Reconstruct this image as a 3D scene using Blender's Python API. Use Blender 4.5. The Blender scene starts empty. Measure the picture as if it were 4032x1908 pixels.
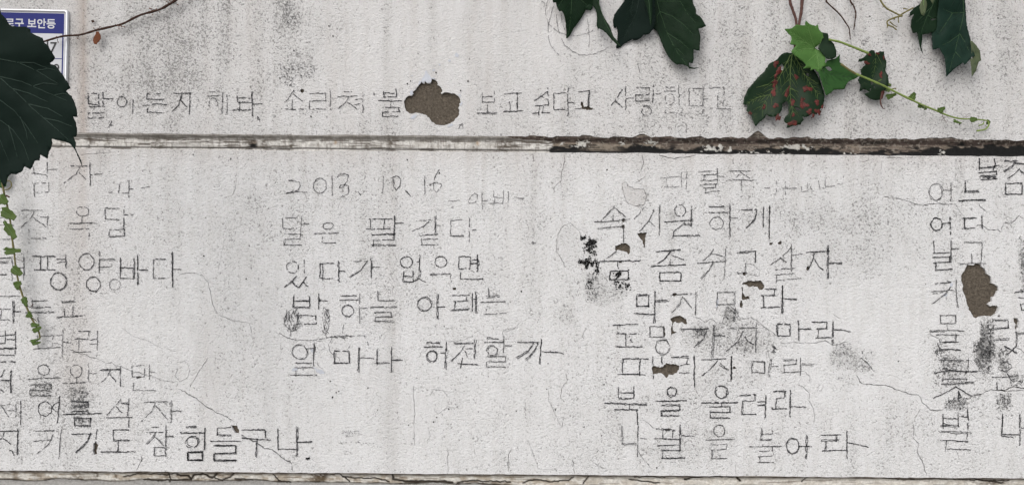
import bpy, math, random
import numpy as np
from mathutils import Vector, Matrix
from mathutils.geometry import delaunay_2d_cdt

random.seed(7)
RNG = np.random.default_rng(11)
SC = bpy.context.scene
COL = SC.collection

# ------------------------------------------------------------------ camera, sky, sun, exposure
W_PX, H_PX = 4032.0, 1908.0
S = 2.4 / W_PX                # metres per photo pixel on the wall plane
DIST = 1.75                   # camera to wall
ROLL = 0.0077                 # the wall's courses run down slightly to the right in the photo
CR, SR = math.cos(ROLL), math.sin(ROLL)
CAM_Z = 1.35                  # eye height above the ground

cam_data = bpy.data.cameras.new('camera')
cam_data.sensor_width = 36.0
cam_data.lens = 36.0 * DIST / 2.4
cam_data.clip_start = 0.02
cam_data.clip_end = 400.0
cam = bpy.data.objects.new('camera', cam_data)
COL.objects.link(cam)
right = Vector((CR, 0, SR)); up = Vector((-SR, 0, CR)); back = Vector((0, -1, 0))
m = Matrix((right, up, back)).transposed().to_4x4()
m.translation = Vector((0, -DIST, CAM_Z))
cam.matrix_world = m
SC.camera = cam

world = bpy.data.worlds.new('World')
SC.world = world
world.use_nodes = True
wn = world.node_tree
for n in list(wn.nodes):
    wn.nodes.remove(n)
SUN_EL, SUN_AZ = math.radians(42), math.radians(-28)   # az measured from the wall normal, to the left
sky = wn.nodes.new('ShaderNodeTexSky')
sky.sky_type = 'NISHITA'
sky.sun_disc = False
sky.sun_elevation = SUN_EL
sky.sun_rotation = math.radians(180) - SUN_AZ
sky.air_density = 1.0
sky.dust_density = 4.0
sky.ozone_density = 1.0
bg = wn.nodes.new('ShaderNodeBackground')
bg.inputs['Strength'].default_value = 0.13
wo = wn.nodes.new('ShaderNodeOutputWorld')
# thin overcast: the sky's blue is washed out by cloud
hsv = wn.nodes.new('ShaderNodeHueSaturation')
hsv.inputs['Saturation'].default_value = 0.3
wn.links.new(sky.outputs[0], hsv.inputs['Color'])
wn.links.new(hsv.outputs[0], bg.inputs['Color'])
wn.links.new(bg.outputs[0], wo.inputs['Surface'])

sun_d = bpy.data.lights.new('sun', 'SUN')
sun_d.energy = 0.85
sun_d.angle = math.radians(80)
sun_d.color = (1.0, 0.97, 0.93)
sun = bpy.data.objects.new('sun', sun_d)
COL.objects.link(sun)
to_sun = Vector((math.sin(SUN_AZ) * math.cos(SUN_EL), -math.cos(SUN_AZ) * math.cos(SUN_EL), math.sin(SUN_EL)))
sun.rotation_euler = to_sun.to_track_quat('Z', 'Y').to_euler()

SC.view_settings.view_transform = 'Standard'
SC.view_settings.look = 'None'
SC.view_settings.gamma = 1.0
SC.view_settings.use_curve_mapping = False
SC.view_settings.exposure = 0.40
SC.cycles.max_bounces = 6

# ------------------------------------------------------------------ helpers
def P(px, py, d=0.0):
    """photo pixel -> world point lying d metres in front of the wall plane (d < 0: inside the wall)"""
    k = S * (DIST - d) / DIST
    dx, dy = px - W_PX / 2, py - H_PX / 2
    return ((dx * CR + dy * SR) * k, -d, CAM_Z - (-dx * SR + dy * CR) * k)

def PA(px, py, d):
    px, py = np.asarray(px, float), np.asarray(py, float)
    d = np.broadcast_to(np.asarray(d, float), px.shape)
    k = S * (DIST - d) / DIST
    dx, dy = px - W_PX / 2, py - H_PX / 2
    return np.stack([(dx * CR + dy * SR) * k, -d, CAM_Z - (-dx * SR + dy * CR) * k], -1)

def vnoise(x, y, seed=0):
    """smooth value noise in 0..1"""
    x = np.asarray(x, float); y = np.asarray(y, float)
    xi, yi = np.floor(x).astype(np.int64), np.floor(y).astype(np.int64)
    fx, fy = x - xi, y - yi
    fx = fx * fx * (3 - 2 * fx); fy = fy * fy * (3 - 2 * fy)
    def h(a, b):
        n = (a * 374761393 + b * 668265263 + seed * 1442695041) & 0xFFFFFFFF
        n = ((n ^ (n >> 13)) * 1274126177) & 0xFFFFFFFF
        n = (n ^ (n >> 16)) & 0xFFFFFFFF
        return n / 4294967295.0
    a, b, c, d = h(xi, yi), h(xi + 1, yi), h(xi, yi + 1), h(xi + 1, yi + 1)
    return (a * (1 - fx) + b * fx) * (1 - fy) + (c * (1 - fx) + d * fx) * fy

def fbm(x, y, seed=0, octv=4, rough=0.5):
    v, a, t = 0, 1.0, 0
    for o in range(octv):
        v = v + a * vnoise(np.asarray(x) * 2 ** o, np.asarray(y) * 2 ** o, seed + o * 17)
        t += a; a *= rough
    return v / t

def mesh_obj(name, verts, faces, mat, parent=None, smooth=False):
    me = bpy.data.meshes.new(name)
    me.from_pydata([tuple(map(float, v)) for v in verts], [], [tuple(map(int, f)) for f in faces])
    me.update()
    if mat: me.materials.append(mat)
    if smooth:
        me.polygons.foreach_set('use_smooth', [True] * len(me.polygons))
    o = bpy.data.objects.new(name, me)
    COL.objects.link(o)
    if parent is not None:
        o.parent = parent
        o.matrix_parent_inverse = Matrix.Translation(-Vector(parent_origin(parent)))
    return o

def parent_origin(o):
    v = Vector(o.location)
    p = o.parent
    while p is not None:
        # every parent is a pure translation; child locations are relative to it through parent_inverse
        p = p.parent
    return v

def empty(name, loc=(0, 0, 0), parent=None):
    o = bpy.data.objects.new(name, None)
    o.empty_display_size = 0.05
    COL.objects.link(o)
    if parent is None:
        o.location = loc
    else:
        o.parent = parent
        o.matrix_parent_inverse = Matrix.Translation(-Vector(parent.location))
    return o

def tag(o, label, cat, group=None):
    o['label'] = label; o['category'] = cat
    if group: o['group'] = group
    return o

# ---- node material helper
class NT:
    def __init__(self, name):
        self.m = bpy.data.materials.new(name)
        self.m.use_nodes = True
        self.t = self.m.node_tree
        self.b = self.t.nodes['Principled BSDF']
    def n(self, typ, **kw):
        nd = self.t.nodes.new(typ)
        for k, v in kw.items():
            if k in nd.bl_rna.properties: setattr(nd, k, v)
            else: nd.inputs[k.replace('_', ' ')].default_value = v
        return nd
    def l(self, a, b): self.t.links.new(a, b)
    def math(self, op, a, b=None, c=None, clamp=False):
        nd = self.t.nodes.new('ShaderNodeMath'); nd.operation = op; nd.use_clamp = clamp
        for i, v in enumerate((a, b, c)):
            if v is None: continue
            if isinstance(v, (int, float)): nd.inputs[i].default_value = v
            else: self.l(v, nd.inputs[i])
        return nd.outputs[0]
    def mix(self, f, a, b):
        nd = self.t.nodes.new('ShaderNodeMix'); nd.data_type = 'RGBA'
        for sock, v in ((nd.inputs[0], f), (nd.inputs[6], a), (nd.inputs[7], b)):
            if isinstance(v, (int, float)): sock.default_value = v
            elif isinstance(v, tuple): sock.default_value = (*v, 1)
            else: self.l(v, sock)
        return nd.outputs[2]
    def noise(self, scale, detail=3.0, rough=0.55, dist=0.0, vec=None):
        nd = self.t.nodes.new('ShaderNodeTexNoise')
        nd.inputs['Scale'].default_value = scale
        nd.inputs['Detail'].default_value = detail
        nd.inputs['Roughness'].default_value = rough
        nd.inputs['Distortion'].default_value = dist
        self.l(vec if vec is not None else self.pos(), nd.inputs['Vector'])
        return nd.outputs['Fac']
    def pos(self):
        if not hasattr(self, '_p'):
            self._p = self.t.nodes.new('ShaderNodeTexCoord').outputs['Object']
        return self._p
    def bump(self, h, strength, dist):
        nd = self.t.nodes.new('ShaderNodeBump')
        nd.inputs['Strength'].default_value = strength
        nd.inputs['Distance'].default_value = dist
        self.l(h, nd.inputs['Height']); self.l(nd.outputs[0], self.b.inputs['Normal'])
    def done(self, col, rough=0.8, spec=0.3):
        if isinstance(col, tuple): self.b.inputs['Base Color'].default_value = (*col, 1)
        else: self.l(col, self.b.inputs['Base Color'])
        if isinstance(rough, (int, float)): self.b.inputs['Roughness'].default_value = rough
        else: self.l(rough, self.b.inputs['Roughness'])
        self.b.inputs['Specular IOR Level'].default_value = spec
        return self.m

def mat_plaster():
    k = NT('weathered_white_stucco')
    at = k.n('ShaderNodeAttribute', attribute_name='grime_vignette')
    sep = k.n('ShaderNodeSeparateColor'); k.l(at.outputs['Color'], sep.inputs[0])
    dens, brown, wash = sep.outputs[0], sep.outputs[1], sep.outputs[2]
    pit = k.noise(190, 2.0, 0.5, 0.9)          # orange-peel relief, grains of about 7 mm
    pit2 = k.noise(330, 2.0, 0.5, 0.8)
    big = k.noise(9, 5, 0.6)
    # dirt caught in the pits
    sp = k.math('MULTIPLY_ADD', dens, 0.30, k.math('ADD', pit, -0.70))
    sp = k.math('MULTIPLY', sp, 8.5, clamp=True)
    sp2 = k.math('MULTIPLY_ADD', dens, 0.24, k.math('ADD', pit2, -0.62))
    sp2 = k.math('MULTIPLY', sp2, 5.0, clamp=True)
    col = k.mix(k.math('MULTIPLY', big, 0.55), (0.655, 0.655, 0.663), (0.580, 0.578, 0.577))
    # old roller and trowel marks, patch repairs of a slightly different white
    mp = k.n('ShaderNodeMapping'); mp.inputs['Scale'].default_value = (1.0, 1.0, 0.16); k.l(k.pos(), mp.inputs['Vector'])
    drip = k.noise(70, 4, 0.6, 0.2, mp.outputs[0])
    col = k.mix(k.math('MULTIPLY', k.math('MULTIPLY_ADD', drip, 3.0, -1.35, clamp=True), 0.26), col, (0.41, 0.395, 0.37))
    pz = k.noise(5.5, 2, 0.5, 1.5)
    col = k.mix(k.math('MULTIPLY', k.math('MULTIPLY_ADD', pz, 14.0, -7.6, clamp=True), 0.16), col, (0.72, 0.725, 0.74))
    col = k.mix(wash, col, (0.22, 0.217, 0.205))
    col = k.mix(brown, col, (0.29, 0.215, 0.165))
    col = k.mix(k.math('MULTIPLY', sp2, 0.50), col, (0.19, 0.188, 0.184))
    col = k.mix(k.math('MULTIPLY', sp, 0.66), col, (0.125, 0.123, 0.118))
    h = k.math('MULTIPLY_ADD', pit, -1.0, k.math('MULTIPLY', pit2, -0.45))
    k.bump(h, 0.72, 0.004)
    return k.done(col, 0.9, 0.15)

def mat_concrete():
    k = NT('exposed_concrete')
    a = k.noise(190, 4, 0.7); b = k.noise(45, 4, 0.6); c = k.noise(330, 2, 0.5)
    col = k.mix(k.math('MULTIPLY_ADD', a, 2.6, -0.8, clamp=True), (0.042, 0.035, 0.028), (0.160, 0.135, 0.106))
    col = k.mix(k.math('MULTIPLY', k.math('MULTIPLY_ADD', b, 3.0, -1.1, clamp=True), 0.6), col, (0.085, 0.072, 0.058))
    fl = k.math('MULTIPLY', k.math('ADD', c, -0.66), 9, clamp=True)
    col = k.mix(fl, col, (0.34, 0.30, 0.25))
    k.bump(a, 0.9, 0.004)
    return k.done(col, 0.95, 0.1)

def mat_attr(name, bump_scale=180, bump=0.6):
    k = NT(name)
    at = k.n('ShaderNodeAttribute', attribute_name='tint')
    a = k.noise(bump_scale, 4, 0.65)
    mul = k.math('MULTIPLY_ADD', a, 1.1, 0.45)
    cm = k.n('ShaderNodeVectorMath', operation='SCALE')
    k.l(at.outputs['Color'], cm.inputs[0]); k.l(mul, cm.inputs['Scale'])
    k.bump(a, bump, 0.003)
    return k.done(cm.outputs[0], 0.92, 0.12)

def mat_plain(name, c, rough=0.8, spec=0.2, var=0.25, scale=80, bump=0.0, metal=0.0):
    k = NT(name)
    a = k.noise(scale, 4, 0.6)
    lo = tuple(v * (1 - var) for v in c); hi = tuple(min(1, v * (1 + var)) for v in c)
    if bump: k.bump(a, bump, 0.001)
    k.b.inputs['Metallic'].default_value = metal
    return k.done(k.mix(a, lo, hi), rough, spec)

def mat_gall():
    k = NT('red_gall')
    a = k.noise(120, 4, 0.65); b = k.noise(320, 3, 0.6)
    col = k.mix(k.math('MULTIPLY_ADD', a, 3.2, -1.1, clamp=True), (0.030, 0.012, 0.009), (0.120, 0.020, 0.017))
    col = k.mix(k.math('MULTIPLY', k.math('ADD', b, -0.6), 6, clamp=True), col, (0.12, 0.06, 0.045))
    k.bump(b, 0.7, 0.001)
    return k.done(col, 0.6, 0.2)

def mat_leaf(name, c, c2, rough=0.5, spec=0.3, spot=None):
    k = NT(name)
    a = k.noise(38, 5, 0.6); b = k.noise(260, 3, 0.6)
    col = k.mix(k.math('MULTIPLY_ADD', a, 2.4, -0.7, clamp=True), c, c2)
    col = k.mix(k.math('MULTIPLY', b, 0.35), col, tuple(v * 1.7 for v in c2))
    if spot:
        s = k.noise(70, 3, 0.6)
        col = k.mix(k.math('MULTIPLY', k.math('ADD', s, -0.62), 8, clamp=True), col, spot)
    k.bump(k.math('MULTIPLY_ADD', b, 0.4, a), 0.35, 0.001)
    return k.done(col, k.math('MULTIPLY_ADD', b, 0.3, rough - 0.15), spec)

M = dict(
    plaster=mat_plaster(),
    concrete=mat_concrete(),
    groove=mat_attr('groove_face'),
    charcoal=mat_plain('charcoal_mark', (0.056, 0.056, 0.060), 0.95, 0.05, 0.5, 300),
    charcoal_soft=mat_plain('soft_charcoal_mark', (0.095, 0.095, 0.098), 0.95, 0.05, 0.5, 300),
    charcoal_faint=mat_plain('faint_pencil_mark', (0.16, 0.158, 0.16), 0.95, 0.05, 0.4, 300),
    primer=mat_plain('bluish_primer', (0.47, 0.49, 0.54), 0.9, 0.1, 0.2, 120, 0.5),
    dark_hole=mat_plain('dark_hole', (0.02, 0.018, 0.016), 0.95, 0.05, 0.3, 200),
    mould=mat_plain('black_mould', (0.014, 0.014, 0.014), 0.95, 0.05, 0.4, 200),
    ground=mat_plain('pale_concrete_paving', (0.27, 0.265, 0.255), 0.9, 0.2, 0.2, 30, 0.4),
    cap=mat_plain('cap_concrete', (0.30, 0.29, 0.27), 0.9, 0.2, 0.3, 40, 0.5),
    leaf_deep=mat_leaf('leaf_deep_shade_green', (0.0038, 0.0088, 0.0068), (0.0054, 0.0118, 0.0090), 0.65, 0.06),
    leaf_dark=mat_leaf('leaf_dark_green', (0.0038, 0.0112, 0.0048), (0.0062, 0.0172, 0.0075), 0.55, 0.07),
    leaf_teal=mat_leaf('leaf_bluish_green', (0.0044, 0.0138, 0.0095), (0.0070, 0.0205, 0.0138), 0.55, 0.07),
    leaf_mid=mat_leaf('leaf_mid_green', (0.016, 0.050, 0.012), (0.024, 0.070, 0.018), 0.55, 0.12),
    leaf_light=mat_leaf('leaf_young_green', (0.040, 0.098, 0.022), (0.062, 0.138, 0.034), 0.55, 0.12),
    leaf_gall=mat_leaf('leaf_blotched_green', (0.0044, 0.0125, 0.0054), (0.0080, 0.0212, 0.0088), 0.45, 0.11, (0.028, 0.043, 0.018)),
    leaf_olive=mat_leaf('leaf_olive_underside', (0.055, 0.070, 0.038), (0.078, 0.096, 0.052), 0.7, 0.15),
    leaf_tiny=mat_leaf('leaf_tiny_olive_green', (0.036, 0.062, 0.014), (0.062, 0.096, 0.022), 0.55, 0.2),
    gall=mat_gall(),
    vein_dark=mat_plain('leaf_vein_grey_green', (0.022, 0.040, 0.031), 0.6, 0.2, 0.2),
    vein_green=mat_plain('leaf_vein_green', (0.032, 0.068, 0.030), 0.6, 0.2, 0.2),
    vein_lead=mat_plain('leaf_vein_grey', (0.024, 0.041, 0.032), 0.6, 0.15, 0.2),
    vein_faint=mat_plain('leaf_vein_faint', (0.0125, 0.027, 0.017), 0.6, 0.15, 0.2),
    vein_gall=mat_plain('leaf_vein_yellow_green', (0.075, 0.115, 0.035), 0.6, 0.2, 0.3),
    vein_light=mat_plain('leaf_vein_pale', (0.13, 0.24, 0.075), 0.6, 0.2, 0.2),
    stem_red=mat_plain('stem_reddish_brown', (0.085, 0.042, 0.036), 0.7, 0.2, 0.4, 200, 0.4),
    stem_brown=mat_plain('stem_dry_brown', (0.048, 0.027, 0.020), 0.8, 0.15, 0.4, 200, 0.4),
    stem_green=mat_plain('stem_green', (0.17, 0.23, 0.062), 0.6, 0.2, 0.3, 200, 0.3),
    stem_olive=mat_plain('stem_olive', (0.15, 0.135, 0.055), 0.7, 0.2, 0.3, 200, 0.3),
    husk=mat_plain('dry_husk_rust', (0.125, 0.045, 0.022), 0.8, 0.15, 0.5, 150, 0.4),
    sign_blue=mat_plain('sign_blue', (0.013, 0.019, 0.140), 0.45, 0.15, 0.06),
    sign_white=mat_plain('sign_white', (0.47, 0.48, 0.51), 0.35, 0.4, 0.05),
    sign_frame=mat_plain('sign_steel_frame', (0.60, 0.61, 0.63), 0.32, 0.5, 0.08, 40, 0.0, 0.65),
    sign_black=mat_plain('sign_black', (0.02, 0.02, 0.022), 0.5, 0.3, 0.05),
)

# view windows in which features were measured: (x offset, y offset, zoom)
V = dict(A0=(0, 0), A1=(1008, 0), A2=(2016, 0), A3=(3024, 0), B0=(0, 600), B1=(1008, 600), B2=(2016, 600), B3=(3024, 600),
         C0=(0, 1268), C1=(1008, 1268), C2=(2016, 1268), C3=(3024, 1268))
V = {k: (v[0], v[1], 1.9048) for k, v in V.items()}
V.update(R1=(0, 1100, 3.208), R2=(0, 640, 2.344), R3=(1100, 1100, 2.683), R4=(2400, 1060, 2.65), R5=(3620, 600, 2.6505),
         R6=(3620, 1000, 3.0485), R7=(3620, 1340, 2.6505), R8=(0, 1360, 2.4375),
         LL=(0, 0, 1.7405), LC=(2130, 0, 3.68), LG=(2880, 0, 2.3438), LR=(3360, 0, 2.2574), LV=(0, 660, 1.6917), PM=(1500, 240, 4.3525), PX=(0, 0, 1.0))
def T(view, pts):
    ox, oy, z = V[view]
    return [(ox + a / z, oy + b / z) for a, b in pts]
def Z(view): return V[view][2]

# ------------------------------------------------------------------ ground
def make_ground():
    R = 150.0
    o = mesh_obj('ground', [(-R, -R, 0), (R, -R, 0), (R, R, 0), (-R, R, 0)], [(0, 1, 2, 3)], M['ground'])
    o['kind'] = 'structure'
make_ground()

# ------------------------------------------------------------------ the wall
wall = empty('stucco_wall', (0, 0, 0))
tag(wall, 'weathered white stucco wall covered in handwritten charcoal verses, with two horizontal grooves', 'wall')

XL, XR = -1900.0, 5900.0
def y_up(x): return 521 + 0.0077 * x          # lower edge of the upper panel
def y_lo(x): return 582 + 0.0084 * x          # upper edge of the lower panel
def y_b1(x): return 1850 + 0.0077 * x         # lower edge of the lower panel
def y_b2(x): return 1908 + 0.0077 * x         # upper edge of the panel below

# ---- peeled patches (each an opening in the stucco with rough concrete behind it)
PATCH = [
 ('PM', [(385,690),(410,660),(425,630),(470,598),(500,595),(530,605),(550,570),(552,530),(590,495),(610,460),(640,430),(655,405),(680,390),(690,350),(705,350),(720,380),(745,385),(760,345),(775,355),(790,380),(835,378),(855,360),(865,310),(875,295),(900,315),(945,330),(968,360),(972,410),(1000,430),(1030,450),(1050,500),(1035,545),(1050,560),(1090,540),(1150,542),(1240,552),(1290,580),(1340,615),(1362,660),(1350,690),(1370,710),(1345,735),(1350,770),(1330,800),(1350,850),(1335,890),(1350,910),(1325,965),(1300,980),(1265,1000),(1255,1025),(1215,1055),(1150,1090),(1090,1105),(1000,1095),(935,1085),(890,1060),(860,1020),(820,965),(760,925),(690,905),(610,885),(545,910),(480,890),(425,850),(410,800),(395,750)]),
 ('R6', [(570,118),(600,130),(650,128),(680,112),(740,115),(755,150),(800,195),(810,235),(835,255),(862,262),(870,350),(910,360),(945,392),(950,435),(925,460),(910,505),(880,515),(872,570),(820,598),(850,622),(880,612),(930,612),(952,640),(940,680),(900,735),(870,752),(800,745),(730,750),(690,768),(650,755),(625,710),(600,670),(590,640),(565,590),(555,520),(520,440),(520,380),(505,310),(500,250),(545,200),(560,160)]),
 ('R6', [(1130,762),(1175,765),(1198,805),(1185,870),(1165,920),(1150,900),(1155,850),(1140,810)]),
 ('B2', [(770,700),(800,688),(830,680),(845,678),(870,690),(890,715),(885,745),(878,768),(860,748),(820,735),(790,730),(775,745)]),
 ('B2', [(940,608),(970,600),(1012,602),(1005,630),(998,655),(1000,685),(998,712),(988,710),(985,685),(972,655),(950,630)]),
 ('R4', [(1378,150),(1400,130),(1450,118),(1510,120),(1580,118),(1600,135),(1618,165),(1615,205),(1590,218),(1560,205),(1545,185),(1500,180),(1460,190),(1430,165)]),
 ('R4', [(1378,180),(1393,186),(1397,240),(1420,280),(1455,282),(1465,310),(1410,318),(1385,320),(1378,300),(1385,250),(1380,210)]),
 ('R4', [(1370,330),(1388,325),(1392,370),(1385,405),(1370,400),(1357,370)]),
 ('R4', [(635,515),(680,490),(720,480),(760,490),(800,520),(805,545),(820,575),(790,570),(760,555),(715,560),(685,545),(665,555),(660,600),(665,640),(705,660),(660,675),(650,698),(643,670),(648,600),(650,550)]),
 ('R4', [(556,600),(575,602),(582,650),(586,685),(570,712),(558,680),(563,640)]),
 ('R4', [(440,1010),(480,1005),(520,1020),(550,1015),(590,975),(640,985),(690,985),(730,1000),(725,1050),(710,1080),(660,1100),(620,1100),(610,1128),(590,1130),(570,1100),(540,1080),(500,1090),(455,1100),(445,1060)]),
 ('C2', [(1142,797),(1180,795),(1190,803),(1185,815),(1155,817)]),
 ('A2', [(520,760),(535,775),(540,800),(560,800),(570,790),(580,805),(610,812),(605,822),(560,825),(525,818),(515,790)]),
 ('B3', [(8,672),(35,676),(33,688),(12,693)]),
 ('B3', [(72,678),(95,660),(106,670),(97,692),(78,688)]),
 ('B3', [(288,855),(305,848),(312,870),(302,892),(288,877)]),
 ('C0', [(703,905),(720,898),(735,915),(732,945),(725,965),(728,990),(705,992),(698,960),(700,930)]),
 ('C0', [(1738,770),(1780,772),(1790,800),(1797,830),(1760,830),(1745,800)]),
 ('C0', [(1015,405),(1050,400),(1058,413),(1030,424)]),
]
def blob(view, cx, cy, rx, ry, n=11, rnd=0.2):
    z = 1
    return (view, [(cx + rx * math.cos(2*math.pi*i/n) * random.uniform(1-rnd, 1+rnd), cy + ry * math.sin(2*math.pi*i/n) * random.uniform(1-rnd, 1+rnd)) for i in range(n)])
PATCH += [blob('A1', 345, 680, 17, 18, 12, 0.1), blob('B2', 835, 556, 16, 16), blob('B2', 836, 505, 11, 15), blob('B2', 1745, 910, 17, 15),
          blob('B2', 1221, 1063, 17, 12), blob('R4', 1303, 1022, 19, 16), blob('B1', 1488, 1020, 15, 11), blob('R6', 958, 740, 15, 13),
          blob('B2', 816, 818, 11, 10), blob('R4', 585, 735, 20, 8)]

def rough_loop(pts, step, amp, seed):
    """resample a closed outline and fray it"""
    out = []
    n = len(pts)
    for i in range(n):
        a, b = pts[i], pts[(i + 1) % n]
        L = math.hypot(b[0]-a[0], b[1]-a[1])
        k = max(1, int(round(L / step)))
        for j in range(k):
            t = j / k
            x, y = a[0] + (b[0]-a[0])*t, a[1] + (b[1]-a[1])*t
            out.append((x + (vnoise(x*0.19+seed, y*0.19, 3)-0.5)*2*amp + random.uniform(-.35,.35)*amp,
                        y + (vnoise(x*0.19+seed, y*0.19, 9)-0.5)*2*amp + random.uniform(-.35,.35)*amp))
    return out

HOLES = []      # pixel loops cut through the stucco
PATCH_LOOPS = []
for i, (v, pts) in enumerate(PATCH):
    lp = rough_loop(T(v, pts), 6.0, 2.2, i * 3.1)
    HOLES.append(lp); PATCH_LOOPS.append(lp)

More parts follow.
